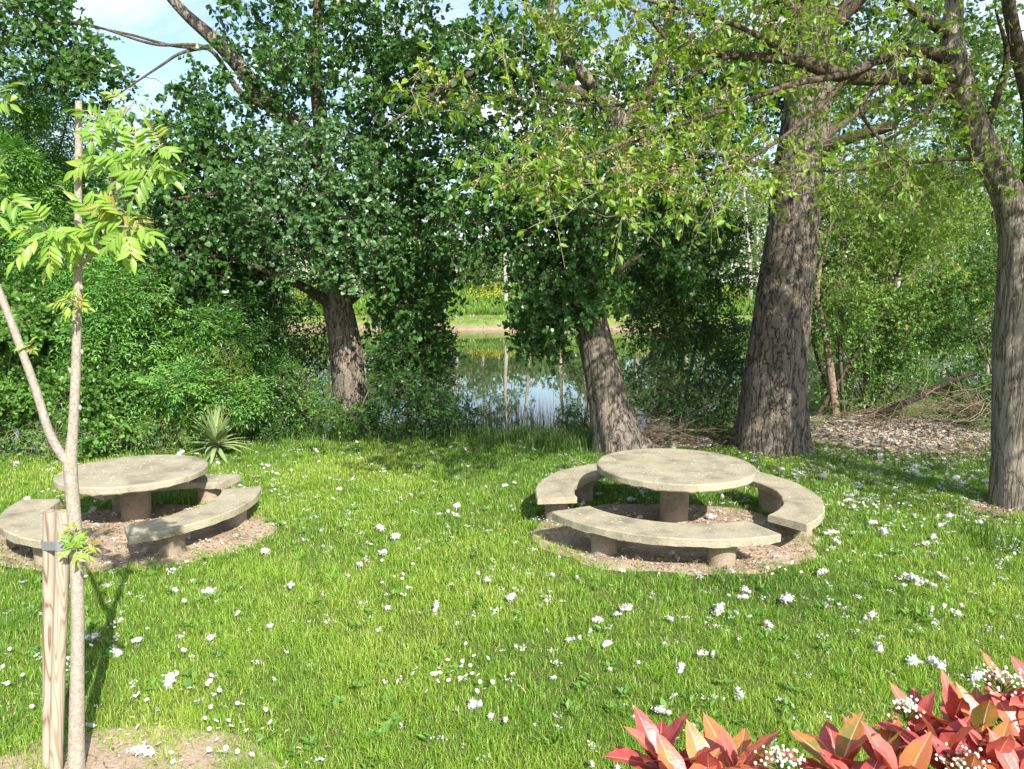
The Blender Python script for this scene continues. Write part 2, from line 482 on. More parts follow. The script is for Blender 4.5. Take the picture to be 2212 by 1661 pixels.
def stake_mat(name, seed, dk, fr):
    m, nt, out = mat(name)
    tc = nd(nt, 'ShaderNodeTexCoord')
    mp = nd(nt, 'ShaderNodeMapping', {'Vector': (tc, 'Object'), 'Location': (seed, seed * .7, seed), 'Scale': (9, 9, .7)})
    n = nd(nt, 'ShaderNodeTexNoise', {'Vector': (mp, 0), 'Scale': 1.3, 'Detail': 1.5})
    w = nd(nt, 'ShaderNodeMath', {0: (n, 'Fac'), 1: fr}, operation='MULTIPLY')
    s = nd(nt, 'ShaderNodeMath', {0: (w, 0)}, operation='SINE')
    mp2 = nd(nt, 'ShaderNodeMapping', {'Vector': (tc, 'Object'), 'Scale': (90, 90, 3.5)})
    n2 = nd(nt, 'ShaderNodeTexNoise', {'Vector': (mp2, 0), 'Scale': 1.0, 'Detail': 5.0, 'Roughness': .7})
    f2 = nd(nt, 'ShaderNodeMath', {0: (n2, 'Fac'), 1: 1.1}, operation='MULTIPLY')
    add = nd(nt, 'ShaderNodeMath', {0: (s, 0), 1: (f2, 0)}, operation='ADD')
    hf = nd(nt, 'ShaderNodeMath', {0: (add, 0), 1: .5}, operation='MULTIPLY')
    c = ramp(nt, hf.outputs[0], [(-.0, (.335, .295, .235)), (.45, (.31, .265, .205)), (.68, (.255, .205, .15)), (.80, dk)])
    bp = nd(nt, 'ShaderNodeBump', {'Height': (n2, 'Fac'), 'Strength': .3, 'Distance': .006})
    p = nd(nt, 'ShaderNodeBsdfPrincipled', {'Base Color': (c, 0), 'Roughness': .8, 'Specular IOR Level': .25, 'Normal': (bp, 0)})
    nt.links.new(p.outputs[0], out.inputs[0])
    return m


def soil_mat(name, light, dark, scale=1.0):
    m, nt, out = mat(name)
    tc = nd(nt, 'ShaderNodeTexCoord')
    n1 = nd(nt, 'ShaderNodeTexNoise', {'Vector': (tc, 'Object'), 'Scale': 3.2 * scale, 'Detail': 8.0, 'Roughness': .62})
    n2 = nd(nt, 'ShaderNodeTexNoise', {'Vector': (tc, 'Object'), 'Scale': 55.0 * scale, 'Detail': 5.0, 'Roughness': .7})
    ad = nd(nt, 'ShaderNodeMath', {0: (n1, 'Fac'), 1: (n2, 'Fac')}, operation='ADD')
    hv = nd(nt, 'ShaderNodeMath', {0: (ad, 0), 1: .5}, operation='MULTIPLY')
    c = ramp(nt, hv.outputs[0], [(.36, dark), (.50, tuple((a * .65 + b * .35) for a, b in zip(light, dark))), (.60, light)])
    bp = nd(nt, 'ShaderNodeBump', {'Height': (hv, 0), 'Strength': .8, 'Distance': .03})
    p = nd(nt, 'ShaderNodeBsdfPrincipled', {'Base Color': (c, 0), 'Roughness': .95, 'Specular IOR Level': .15, 'Normal': (bp, 0)})
    nt.links.new(p.outputs[0], out.inputs[0])
    return m


M['soil'] = soil_mat('soil', (.43, .34, .25), (.22, .155, .105))
M['litter_soil'] = soil_mat('litter_soil', (.34, .26, .19), (.15, .105, .07))


def ground_mat():
    m, nt, out = mat('ground')
    tc = nd(nt, 'ShaderNodeTexCoord')
    sx = nd(nt, 'ShaderNodeSeparateXYZ', {0: (tc, 'Object')})
    n1 = nd(nt, 'ShaderNodeTexNoise', {'Vector': (tc, 'Object'), 'Scale': 1.1, 'Detail': 8.0, 'Roughness': .65})
    n2 = nd(nt, 'ShaderNodeTexNoise', {'Vector': (tc, 'Object'), 'Scale': 40.0, 'Detail': 4.0, 'Roughness': .7})
    lawn = ramp(nt, n2.outputs['Fac'], [(.35, (.045, .075, .014)), (.6, (.10, .12, .035)), (.8, (.17, .15, .07))])
    mud = ramp(nt, n2.outputs['Fac'], [(.3, (.10, .075, .05)), (.7, (.21, .16, .11))])
    far = ramp(nt, n1.outputs['Fac'], [(.35, (.07, .13, .025)), (.55, (.14, .21, .04)), (.7, (.22, .25, .08))])
    beach = ramp(nt, n1.outputs['Fac'], [(.3, (.20, .14, .09)), (.7, (.34, .26, .18))])
    yy = nd(nt, 'ShaderNodeMath', {0: (sx, 'Y'), 1: .05}, operation='MULTIPLY')
    e1 = ramp(nt, sx.outputs['Z'], [(.0, 1.0), (.5, 0.0)])
    zz = nd(nt, 'ShaderNodeMath', {0: (sx, 'Z'), 1: (n1, 'Fac')}, operation='ADD')
    z0 = nd(nt, 'ShaderNodeMapRange', {'Value': (zz, 0), 'From Min': .02, 'From Max': .42, 'To Min': 0.0, 'To Max': 1.0})
    near = nd(nt, 'ShaderNodeMixRGB', {0: (z0, 0), 1: (mud, 0), 2: (lawn, 0)})
    z1 = nd(nt, 'ShaderNodeMapRange', {'Value': (zz, 0), 'From Min': -.35, 'From Max': .05, 'To Min': 0.0, 'To Max': 1.0})
    farm = nd(nt, 'ShaderNodeMixRGB', {0: (z1, 0), 1: (beach, 0), 2: (far, 0)})
    fy = nd(nt, 'ShaderNodeMapRange', {'Value': (sx, 'Y'), 'From Min': 30.0, 'From Max': 40.0, 'To Min': 0.0, 'To Max': 1.0})
    mx = nd(nt, 'ShaderNodeMixRGB', {0: (fy, 0), 1: (near, 0), 2: (farm, 0)})
    bp = nd(nt, 'ShaderNodeBump', {'Height': (n2, 'Fac'), 'Strength': .6, 'Distance': .02})
    p = nd(nt, 'ShaderNodeBsdfPrincipled', {'Base Color': (mx, 0), 'Roughness': .95, 'Specular IOR Level': .1, 'Normal': (bp, 0)})
    nt.links.new(p.outputs[0], out.inputs[0])
    return m


M['ground'] = ground_mat()


def water_mat():
    m, nt, out = mat('water')
    tc = nd(nt, 'ShaderNodeTexCoord')
    mp = nd(nt, 'ShaderNodeMapping', {'Vector': (tc, 'Object'), 'Scale': (1.2, .5, 1)})
    n = nd(nt, 'ShaderNodeTexNoise', {'Vector': (mp, 0), 'Scale': 1.3, 'Detail': 3.0, 'Roughness': .5})
    bp = nd(nt, 'ShaderNodeBump', {'Height': (n, 'Fac'), 'Strength': .10, 'Distance': .02})
    p = nd(nt, 'ShaderNodeBsdfPrincipled', {'Base Color': (.030, .038, .018, 1), 'Roughness': .02, 'IOR': 1.45, 'Specular IOR Level': .5, 'Normal': (bp, 0)})
    nt.links.new(p.outputs[0], out.inputs[0])
    return m


M['water'] = water_mat()
WATER_Z = -1.0
FAR_Y = 70.0


# ------------------------------------------------------------------ terrain
def edge_y(x):
    """where the lawn ends and the near bank begins"""
    x = np.asarray(x, float)
    return 12.4 + 1.9 / (1 + np.exp(-(x - 3.6) * 1.6)) + 4.5 / (1 + np.exp(-(x - 5.2) * 1.8)) - 1.5 / (1 + np.exp((x + 5.5) * 1.2))


def ground_z(x, y):
    x = np.asarray(x, float); y = np.asarray(y, float)
    e = edge_y(x)
    t = np.clip((y - e) / 4.2, 0, 1); s = t * t * (3 - 2 * t)
    z = -2.4 * s
    fy = FAR_Y + 9 * (fbm(x * .06, x * 0 + 3, 5, 4) - .5)
    t2 = np.clip((y - (fy - 8)) / 9.6, 0, 1); s2 = t2 * t2 * (3 - 2 * t2)
    z = z + 2.4 * s2 * s
    t3 = np.clip((y - fy - 1.5) / 22, 0, 1)
    z = z + 2.6 * t3 * t3 * (3 - 2 * t3)
    # soft mound of litter at the right between the trunks
    z = z + .22 * np.exp(-((x - 6.4) / 1.9) ** 2 - ((y - 13.0) / 1.2) ** 2)
    z = z + .03 * (fbm(x * .6, y * .6, 3, 3) - .5) * (1 - s) * np.clip((np.abs(x) + y) / 6, 0, 1)
    return z


def axis(parts):
    out = []
    for a, b, s in parts:
        out.append(np.arange(a, b, s))
    return np.unique(np.round(np.concatenate(out), 4))


gx = axis([(-600, -60, 30), (-60, -14, 3), (-14, 14, .25), (14, 60, 3), (60, 601, 30)])
gy = axis([(-60, -2, 4), (-2, 2, .5), (2, 19, .2), (19, 58, 2), (58, 100, .8), (100, 160, 10), (160, 900, 60)])
XX, YY = np.meshgrid(gx, gy)
ZZ = ground_z(XX, YY)
g = MB()
nx, ny = len(gx), len(gy)
ii = np.arange(ny - 1)[:, None] * nx + np.arange(nx - 1)[None]
g.add(np.stack([XX, YY, ZZ], -1).reshape(-1, 3), np.stack([ii, ii + 1, ii + nx + 1, ii + nx], -1).reshape(-1, 4))
tag(g.obj('ground', M['ground'], smooth=True), kind='structure')
g = MB()
g.add([(-500, 13.0, WATER_Z), (500, 13.0, WATER_Z), (500, 75, WATER_Z), (-500, 75, WATER_Z)], [(0, 1, 2, 3)])
tag(g.obj('water', M['water']), kind='structure')


# ------------------------------------------------------------------ round concrete table sets
TABLES = [dict(c=(1.75, 7.82), R=.83, zt=.64, zs=.34, sc=(1.70, 7.40), sr=-.10),
          dict(c=tuple(G(289, 1014, .55)[:2]), R=.752, zt=.55, zs=.30, sc=(-3.85, 7.38), sr=-.20)]
SOIL_R = 1.62


def soil_edge(c, a):
    return SOIL_R + .22 * (fbm(np.cos(a) * 2 + c[0] * 3, np.sin(a) * 2 + c[1], 8, 3) - .5) * 2 - .05


for T in TABLES:
    c = T['sc']
    g = MB()
    a = np.linspace(0, 2 * math.pi, 96, endpoint=False)
    rows = [np.array([[c[0], c[1]]])]
    rr = np.linspace(.06, 1, 16)
    V = []
    for q in rr:
        r = (soil_edge(c, a) + T['sr']) * q
        V.append(np.stack([c[0] + r * np.cos(a), c[1] + .78 * r * np.sin(a)], -1))
    V = np.vstack(V)
    z = ground_z(V[:, 0], V[:, 1]) + .012 + .035 * (fbm(V[:, 0] * 3, V[:, 1] * 3, 4, 3) - .5)
    z[-96:] = ground_z(V[-96:, 0], V[-96:, 1]) - .01
    V3 = np.column_stack([V, z])
    i = np.arange(15)[:, None] * 96; j = np.arange(96)[None]; j2 = (j + 1) % 96
    g.add(V3, np.stack([i + j, i + j2, i + 96 + j2, i + 96 + j], -1).reshape(-1, 4))
    cc = np.vstack([V3[:96], [[c[0], c[1], .01]]])
    g.add(cc, np.stack([j[0], j2[0], np.full(96, 96)], -1))
    tag(g.obj('soil', M['soil'], smooth=True), kind='structure')


def rough_disc(mb, c, R, z0, z1, seed):
    """slab with a chipped lower rim"""
    k = 128
    a = np.arange(k) * 2 * math.pi / k
    chip = .011 * (fbm(np.cos(a) * 9 + seed, np.sin(a) * 9, seed, 3) - .5) * 2
    prof = [(0.0, z0), (R - .012, z0), (R, z0 + .012), (R + .001, z1 - .012), (R - .004, z1 - .003), (R - .014, z1), (R * .5, z1 - .001)]
    V = []
    for q, (r, z) in enumerate(prof):
        zz = np.full(k, z) + (np.where(True, chip * 1.4, 0) if q in (1, 2) else 0)
        r2 = r + (chip if 1 < q < 5 else 0)
        V.append(np.stack([c[0] + r2 * np.cos(a), c[1] + r2 * np.sin(a), zz], -1))
    V = np.vstack(V)
    n = len(prof)
    i = np.arange(n - 1)[:, None] * k; j = np.arange(k)[None]; j2 = (j + 1) % k
    mb.add(V, np.stack([i + j, i + j2, i + k + j2, i + k + j], -1).reshape(-1, 4))
    cv = np.vstack([V[-k:], [[c[0], c[1], z1 - .001]]])
    mb.add(cv, np.stack([j[0], j2[0], np.full(k, k)], -1))


def lathe(mb, c, prof, k=40, seed=0):
    a = np.arange(k) * 2 * math.pi / k
    V = []
    for r, z in prof:
        rr = r * (1 + .05 * (fbm(np.cos(a) * 2 + z * 6 + seed, np.sin(a) * 2 + seed, seed, 3) - .5))
        V.append(np.stack([c[0] + rr * np.cos(a), c[1] + rr * np.sin(a), np.full(k, z)], -1))
    V = np.vstack(V); n = len(prof)
    i = np.arange(n - 1)[:, None] * k; j = np.arange(k)[None]; j2 = (j + 1) % k
    mb.add(V, np.stack([i + j, i + j2, i + k + j2, i + k + j], -1).reshape(-1, 4))


def arc_seat(mb, c, r0, r1, a0, a1, z0, z1, seed):
    k = 44
    a = np.linspace(a0, a1, k)
    b = .010
    ring = [(r0, z0), (r0, z1 - b), (r0 + b, z1), (r1 - b, z1), (r1, z1 - b), (r1, z0)]
    V = []
    for r, z in ring:
        ch = .012 * (fbm(a * 14 + seed, a * 0 + r * 5 + z, seed, 3) - .5) * 2
        V.append(np.stack([c[0] + (r + ch) * np.cos(a), c[1] + (r + ch) * np.sin(a), z + (ch * 1.5 if z == z0 else ch * .2)], -1))
    V = np.stack(V, 1)       # k,6,3
    n = 6
    i = np.arange(k - 1)[:, None] * n; j = np.arange(n)[None]; j2 = (j + 1) % n
    mb.add(V.reshape(-1, 3), np.stack([i + j, i + n + j, i + n + j2, i + j2], -1).reshape(-1, 4))
    mb.add(V[0], [tuple(range(n))]); mb.add(V[-1], [tuple(range(n - 1, -1, -1))])


BENCH_LAB = {
    (0, 0): 'curved concrete bench nearest the camera at the table by the tree trunks',
    (0, 1): 'curved concrete bench left of the table standing by the tree trunks',
    (0, 2): 'curved concrete bench right of the table standing by the tree trunks',
    (1, 0): 'curved concrete bench right front of the table behind the sapling',
    (1, 1): 'curved concrete bench partly hidden by the wooden stakes',
    (1, 2): 'curved concrete bench far side of the table, nearest the yucca'}
# per table: (arc centre, first angle, last angle, inner radius, outer radius, leg angles)
ARCS = [[((1.75, 7.82), 208.5, 294.5, 1.10, 1.55, (228, 277)), ((1.75, 7.82), 108, 190, 1.08, 1.50, (135, 178)), ((1.75, 7.82), -49, 36, 1.10, 1.50, (-17, 21))],
        [((-4.22, 7.70), -58, 20, 1.06, 1.47, (-40, 3)), ((-3.71, 7.76), 184, 259, 1.06, 1.48, (199, 242)), ((-3.53, 7.30), 79, 148, 1.06, 1.46, (92, 134))]]
for ti, T in enumerate(TABLES):
    c = T['c']
    t = thing('picnic_table', (c[0], c[1], 0), ('round concrete picnic table in front of the two big trunks' if ti == 0 else 'round concrete picnic table behind the staked sapling'), 'table', 'round concrete picnic tables')
    g = MB(); rough_disc(g, (0, 0), T['R'], T['zt'] - .078, T['zt'], 3 + ti)
    o = g.obj('tabletop', M['concrete'], t, smooth=False)
    g = MB(); lathe(g, (0, 0), [(.175, -.05), (.160, .02), (.152, .05), (.157, .3), (.163, T['zt'] - .07)], seed=ti)
    g.obj('pedestal', M['concrete_leg'], t, smooth=True)
    for bi, (c2, a0, a1, r0, r1, lega) in enumerate(ARCS[ti]):
        am = math.radians((a0 + a1) / 2)
        bx, by = c2[0] + 1.26 * math.cos(am), c2[1] + 1.26 * math.sin(am)
        b = thing('curved_bench', (bx, by, 0), BENCH_LAB[(ti, bi)], 'bench', 'curved benches round the picnic tables')
        cl = (c2[0] - bx, c2[1] - by)
        g = MB(); arc_seat(g, cl, r0, r1, math.radians(a0), math.radians(a1), T['zs'] - .075, T['zs'], 11 + bi + 5 * ti)
        g.obj('seat', M['concrete'], b)
        for q in lega:
            al = math.radians(q)
            rm = (r0 + r1) / 2 - .02
            g = MB()
            lc = (cl[0] + rm * math.cos(al), cl[1] + rm * math.sin(al))
            lathe(g, lc, [(.15, -.05), (.128, .012), (.118, .03), (.125, .14), (.135, T['zs'] - .07)], seed=bi * 3 + int(q))
            g.obj('leg', M['concrete_leg'], b, smooth=True)


# ------------------------------------------------------------------ trees: skeleton + clumps
def ell(u, v, ru, rv, Y, rY, n, seed, mind=.2, lump=0):
    """n clump centres in an ellipsoid measured in the picture and set at depth Y"""
    r = np.random.default_rng(seed)
    c = PY(u, v, Y); s = Y / F_PX
    out = []
    tries = 0
    while len(out) < n and tries < n * 20:
        tries += 1
        p = r.normal(size=3); p = p / np.linalg.norm(p) * r.random() ** (1 / 2.6)
        q = c + p * np.array([ru * s, rY, rv * s])
        if lump and mnoise.noise(Vector(q * lump + seed * .37)) < -.02:
            continue
        if out and np.min(np.sum((np.array(out) - q) ** 2, 1)) < mind * mind:
            continue
        out.append(q)
    return np.array(out).reshape(-1, 3)


def pads(u, v, ru, rv, Y, rY, n, seed, size=.42, per=13, flat=.55):
    """clump centres gathered in rounded leafy pads with dark gaps between them"""
    r = np.random.default_rng(seed)
    k = max(3, n // per)
    c = ell(u, v, ru, rv, Y, rY, k, seed, mind=size * .95)
    out = []
    for q in c:
        s_ = size * (.7 + .6 * r.random())
        p = rand_unit(per, r) * (r.random(per) ** .4)[:, None]
        p[:, 2] = np.abs(p[:, 2]) * 1.1 - .25
        p[:, 1] -= .25
        out.append(q + p * s_ * np.array([1, .9, flat]))
    return np.vstack(out)


def ellw(c, rad, n, seed, mind=.25):
    r = np.random.default_rng(seed)
    p = r.normal(size=(n, 3)); p = p / np.linalg.norm(p, axis=1, keepdims=True) * (r.random(n) ** (1 / 2.6))[:, None]
    return np.array(c) + p * np.array(rad)


def grow(wood, skel, clumps, r, up=.25, kmax=.03, k=5, base=.003, slope=.011):
    """attach every clump to the nearest point of the skeleton with an arching branch; returns the incoming directions"""
    P = np.vstack([s[:, :3] for s in skel]); R = np.concatenate([s[:, 3] for s in skel])
    d0 = np.array([np.min(np.sum((P - c) ** 2, 1)) for c in clumps]) if len(clumps) else []
    order = np.argsort(d0)
    inc = np.zeros((len(clumps), 3))
    for i in order:
        c = clumps[i]
        dv = P - c
        dist = np.sqrt(np.sum(dv ** 2, 1)) + .35 * np.maximum(dv[:, 2], 0) + .05 * r.random(len(P))
        j = int(np.argmin(dist))
        a = P[j]; L = np.linalg.norm(c - a)
        if L < .03:
            inc[i] = unit(c - a + [0, 0, .01]); continue
        m = max(3, int(L / .16))
        t = np.linspace(0, 1, m + 1)[:, None]
        side = r.normal(size=3) * L * .13
        mid = (a + c) / 2 + side + np.array([0, 0, up * L * .5])
        pts = (1 - t) ** 2 * a + 2 * t * (1 - t) * mid + t ** 2 * c
        pts[1:-1] += r.normal(size=(m - 1, 3)) * .018
        r0 = min(R[j] * .75, base + slope * L, kmax)
        rad = np.linspace(max(r0, base), base * .8, m + 1)
        tube(wood, pts, rad, k=4 if r0 < .012 else k + 1, cap=False)
        P = np.vstack([P, pts[1:]]); R = np.concatenate([R, rad[1:]])
        inc[i] = unit(pts[-1] - pts[-2])
    return inc


def spray(crown, wood, clumps, inc, r, kind='poplar', twigs=6, length=.4, per=11, size=.075, spread=1.0, up=0.0, droop=.25, flat=.5, tone=(0, 1), twig_r=.0022, pinnate=0, seeds=None, seed_mb=None, tonef=None):
    n = len(clumps)
    if n == 0:
        return
    C = np.repeat(clumps, twigs, 0); I = np.repeat(inc, twigs, 0)
    tone_c = r.random(n) if tonef is None else tonef(clumps)
    TC = np.repeat(tone_c, twigs)
    D = unit(I * .55 + rand_unit(n * twigs, r) * spread + np.array([0, 0, up]))
    L = length * (.55 + .75 * r.random(n * twigs))
    # wood of the twigs: three-sided tubes
    tt = np.array([0, .5, 1.0])
    pts = C[:, None] + D[:, None] * (L[:, None] * tt[None])[..., None]
    pts[..., 2] -= droop * (L[:, None] * tt[None] ** 2)
    N = len(C)
    a = np.arange(3) * 2 * math.pi / 3
    X = unit(np.cross(D, [0.1, .2, 1.0])); Z = np.cross(D, X)
    rr = np.array([twig_r, twig_r * .8, twig_r * .4])
    v = pts[:, :, None] + rr[None, :, None, None] * (np.cos(a)[None, None, :, None] * X[:, None, None] + np.sin(a)[None, None, :, None] * Z[:, None, None])
    q = []
    for i in range(2):
        for j in range(3):
            q.append((i * 3 + j, i * 3 + (j + 1) % 3, i * 3 + 3 + (j + 1) % 3, i * 3 + 3 + j))
    f = np.array(q)[None] + (np.arange(N) * 9)[:, None, None]
    wood.add(v.reshape(-1, 3), f.reshape(-1, 4))
    lo, hi = tone
    if not pinnate:
        t = .18 + .85 * r.random((N, per))
        pos = C[:, None] + D[:, None] * (L[:, None] * t)[..., None]
        pos[..., 2] -= droop * L[:, None] * t ** 2
        K = N * per
        pos = pos.reshape(-1, 3) + r.normal(size=(K, 3)) * .012
        Dl = np.repeat(D, per, 0)
        dl = unit(Dl * .45 + rand_unit(K, r) * .9 + np.array([0, 0, -droop * 1.2]))
        nr = unit(rand_unit(K, r) + np.array([0, -.15, flat]) * 1.4)
        rv = np.clip(.55 * r.random(K) + .45 * np.repeat(TC, per), 0, 1)
        leaves(crown, pos, dl, nr, size * (.45 + .95 * r.random(K)), kind, lo + (hi - lo) * rv)
    else:
        # every twig end carries a few pinnate leaves with paired leaflets
        nl = per
        t = .45 + .55 * r.random((N, nl))
        base = C[:, None] + D[:, None] * (L[:, None] * t)[..., None]
        base[..., 2] -= droop * L[:, None] * t ** 2
        base = base.reshape(-1, 3); K = len(base)
        Dr = unit(np.repeat(D, nl, 0) * .7 + rand_unit(K, r) * .8 + np.array([0, 0, -.1]))
        nr = unit(np.array([0, -.1, 1.0]) + rand_unit(K, r) * .55)
        side = unit(np.cross(Dr, nr))
        Lr = size * 3.2 * (.7 + .6 * r.random(K))
        rv = np.clip(.35 * r.random(K) + .65 * np.repeat(TC, nl), 0, 1)
        for p_ in range(pinnate):
            tp = .3 + .7 * p_ / (pinnate - .5)
            for s in (-1, 1):
                pos = base + Dr * (Lr * tp)[:, None] - np.array([0, 0, 1]) * (Lr * tp * tp * .25)[:, None]
                dl = unit(Dr * .55 + side * s + np.array([0, 0, -.15]))
                leaves(crown, pos, dl, nr + r.normal(size=(K, 3)) * .2, size * (.75 + .4 * r.random(K)), kind, lo + (hi - lo) * np.clip(rv + .1 * r.normal(size=K), 0, 1))
        pos = base + Dr * Lr[:, None] - np.array([0, 0, 1]) * (Lr * .25)[:, None]
        leaves(crown, pos, unit(Dr + np.array([0, 0, -.3])), nr, size * 1.05, kind, lo + (hi - lo) * rv)
    if seeds is not None:
        K = int(N * seeds)
        pick = r.integers(0, N, K)
        ce = C[pick] + D[pick] * (L[pick] * r.random(K))[:, None]
        ns = 9
        pos = np.repeat(ce, ns, 0) + r.normal(size=(K * ns, 3)) * .022
        leaves(seed_mb, pos, unit(rand_unit(K * ns, r) + np.array([0, 0, -.6])), rand_unit(K * ns, r), .020 + .008 * r.random(K * ns), 'seed', r.random(K * ns))


def clear_of(cl, boxes):
    """drop clumps that would hang in front of a bare trunk"""
    d = cl[:, 1] * math.cos(PITCH) - (cl[:, 2] - CAM_H) * math.sin(PITCH)
    u = 1106 + F_PX * cl[:, 0] / d
    v = 830.5 - F_PX * (cl[:, 1] * math.sin(PITCH) + (cl[:, 2] - CAM_H) * math.cos(PITCH)) / d
    ok = np.ones(len(cl), bool)
    for u0, v0, u1, v1, Y in boxes:
        ok &= ~((u > u0) & (u < u1) & (v > v0) & (v < v1) & (cl[:, 1] < Y))
    return cl[ok]


BARE = [(665, 610, 830, 880, 13.5), (1215, 690, 1385, 1000, 11.6), (1570, 400, 1785, 1000, 11.8), (965, 640, 1118, 885, 60), (1118, 785, 1240, 880, 60)]


def path_d(rows):
    """rows (u, v, Y, radius in metres) -> xyzr"""
    return np.array([[*PY(u, v, Y), r] for u, v, Y, r in rows])


def px_r(px, Y):
    return px * Y / F_PX


def trunk_mesh(rows, step=.06, k=40, flare=0.0, seed=0, amp=.05, lobes=5):
    """main trunk with furrowed outline and root flare"""
    S = smooth_path(path_d(rows), step)
    pts, rad = S[:, :3], S[:, 3]
    n = len(pts)
    t = unit(np.gradient(pts, axis=0))
    x = unit(np.array([1.0, 0, 0]) - (t @ np.array([1.0, 0, 0]))[:, None] * t); y = np.cross(t, x)
    a = np.arange(k) * 2 * math.pi / k
    h = pts[:, 2] - pts[0, 2]
    A, Hh = np.meshgrid(a, h)
    ridg = 1 - np.abs(2 * fbm(A * k / 9 / 1.0 + 50 * 0, Hh * 2.2, seed, 3) - 1)
    # periodic version
    ridg = 1 - np.abs(2 * fbm(np.cos(A) * 3.2 + 7 + Hh * .5, np.sin(A) * 3.2 + Hh * .9, seed, 4) - 1)
    big = fbm(np.cos(A) * .9 + 3, np.sin(A) * .9 + Hh * .7, seed + 5, 3) - .5
    R = rad[:, None] * (1 + amp * (ridg - .7) * 1.6 + .22 * big)
    if flare:
        lob = .5 + .5 * np.cos(A * lobes + seed + 1.5 * np.sin(A * 2 + seed))
        R = R + rad[0] * flare * (np.exp(-Hh / .22) * .75 + .25 * np.exp(-Hh / .8)) * (.35 + .9 * lob * fbm(np.cos(A) * 2, np.sin(A) * 2 + 4, seed + 2, 2))
    v = pts[:, None] + R[..., None] * (np.cos(a)[None, :, None] * x[:, None] + np.sin(a)[None, :, None] * y[:, None])
    mb = MB()
    i = np.arange(n - 1)[:, None] * k; j = np.arange(k)[None]; j2 = (j + 1) % k
    mb.add(v.reshape(-1, 3), np.stack([i + j, i + j2, i + k + j2, i + k + j], -1).reshape(-1, 4))
    return mb, S


def finish_tree(root, trunk_mb, trunk_mat, limbs, limb_mat, wood, twig_mat, crown, leaf_m, extra=()):
    keep(trunk_mb.obj('trunk', trunk_mat, smooth=True), root)
    for mb in limbs:
        keep(mb.obj('limb', limb_mat, smooth=True), root)
    if wood is not None and wood.nv:
        keep(wood.obj('branches', twig_mat, smooth=True), root)
    if crown is not None and crown.nv:
        keep(crown.obj('crown', leaf_m), root)
    for nm, mb, m in extra:
        keep(mb.obj(nm, m), root)


def limb(rows, step=.08, k=14, seed=0, wob=.10):
    S = smooth_path(path_d(rows), step)
    mb = MB(); tube(mb, S[:, :3], S[:, 3], k=k, wob=wob, seed=seed)
    return mb, S


def along(S, n, r, off, t0=.2):
    """clump centres scattered along a limb path"""
    i = r.integers(int(len(S) * t0), len(S), n)
    return S[i, :3] + r.normal(size=(n, 3)) * off * np.array([1, 1, .8])


# ---- tree 1: poplar at the water, left of the middle
r = np.random.default_rng(101)
tb, ts = trunk_mesh([(772, 975, 13.5, .34), (768, 930, 13.4, .31), (757, 860, 13.3, .295), (745, 740, 13.2, .275), (728, 650, 13.2, .25), (722, 560, 13.2, .20), (716, 460, 13.2, .185), (690, 340, 13.2, .17), (645, 275, 13.2, .16), (592, 235, 13.1, .15), (488, 110, 12.9, .12), (397, 26, 12.7, .085), (320, -60, 12.6, .05)], flare=.5, seed=3)
lm = [limb([(728, 672, 13.2, .12), (690, 640, 12.9, .09), (640, 612, 12.5, .07), (575, 585, 12.2, .05), (510, 560, 12.0, .03), (440, 550, 11.8, .012)], seed=1),
      limb([(735, 665, 13.2, .10), (775, 635, 13.3, .07), (830, 590, 13.4, .055), (890, 560, 13.4, .04), (960, 500, 13.5, .02)], seed=2),
      limb([(700, 360, 13.2, .13), (690, 240, 13.3, .13), (680, 120, 13.4, .11), (690, 0, 13.5, .09), (700, -180, 13.6, .06), (690, -360, 13.6, .02)], seed=3),
      limb([(600, 240, 13.1, .08), (520, 200, 12.8, .05), (450, 105, 12.6, .03), (330, 95, 12.4, .022), (200, 55, 12.2, .015), (60, 30, 12.0, .006)], seed=4),
      limb([(460, 105, 12.8, .03), (370, 98, 12.6, .024), (270, 72, 12.4, .018), (130, 48, 12.2, .012), (10, 60, 12.0, .006)], seed=5),
      limb([(450, 100, 12.85, .035), (390, 115, 12.5, .025), (350, 140, 12.4, .02), (290, 180, 12.3, .014), (240, 215, 12.2, .007)], seed=6),
      limb([(712, 440, 13.2, .10), (760, 420, 13.0, .06), (830, 400, 12.8, .045), (900, 390, 12.7, .03), (980, 330, 12.6, .012)], seed=7),
      limb([(715, 455, 13.2, .09), (640, 445, 12.7, .06), (560, 420, 12.2, .04), (460, 420, 12.0, .03), (330, 432, 11.8, .02), (190, 415, 11.6, .01)], seed=8)]
sk = [ts[ts[:, 2] > 1.2]] + [s for _, s in lm]
cl = np.vstack([ell(745, 120, 265, 190, 13.2, 1.6, 190, 1), ell(390, 420, 180, 160, 12.4, 1.2, 120, 2), ell(480, 330, 120, 80, 12.6, 1.0, 36, 21),
                ell(900, 280, 150, 200, 13.0, 1.4, 100, 4), ell(880, 560, 105, 230, 13.0, 1.0, 125, 5),
                ell(840, 720, 120, 90, 13.2, .7, 60, 51), ell(420, 210, 130, 90, 12.6, .8, 14, 52),
                ell(100, 105, 140, 70, 12.2, .8, 40, 6, mind=.12), ell(210, 180, 60, 60, 12.2, .5, 16, 61), ell(60, 20, 90, 50, 12.2, .6, 20, 62), ell(430, 560, 160, 90, 12.2, .8, 50, 22),
                ellw((-4.0, 12.6, 9.8), (3.6, 3.0, 1.8), 130, 7)])
cl = clear_of(cl, BARE)
wood, crown = MB(), MB()
inc = grow(wood, sk, cl, r)
spray(crown, wood, cl, inc, r, 'poplar', twigs=7, length=.42, per=11, size=.082, droop=.3)
cl2 = np.vstack([ell(670, 440, 180, 175, 11.9, 1.0, 170, 3), ell(760, 550, 90, 70, 11.9, .7, 36, 31)])
cl2 = clear_of(cl2, BARE)
crown2 = MB()
inc = grow(wood, sk, cl2, r)
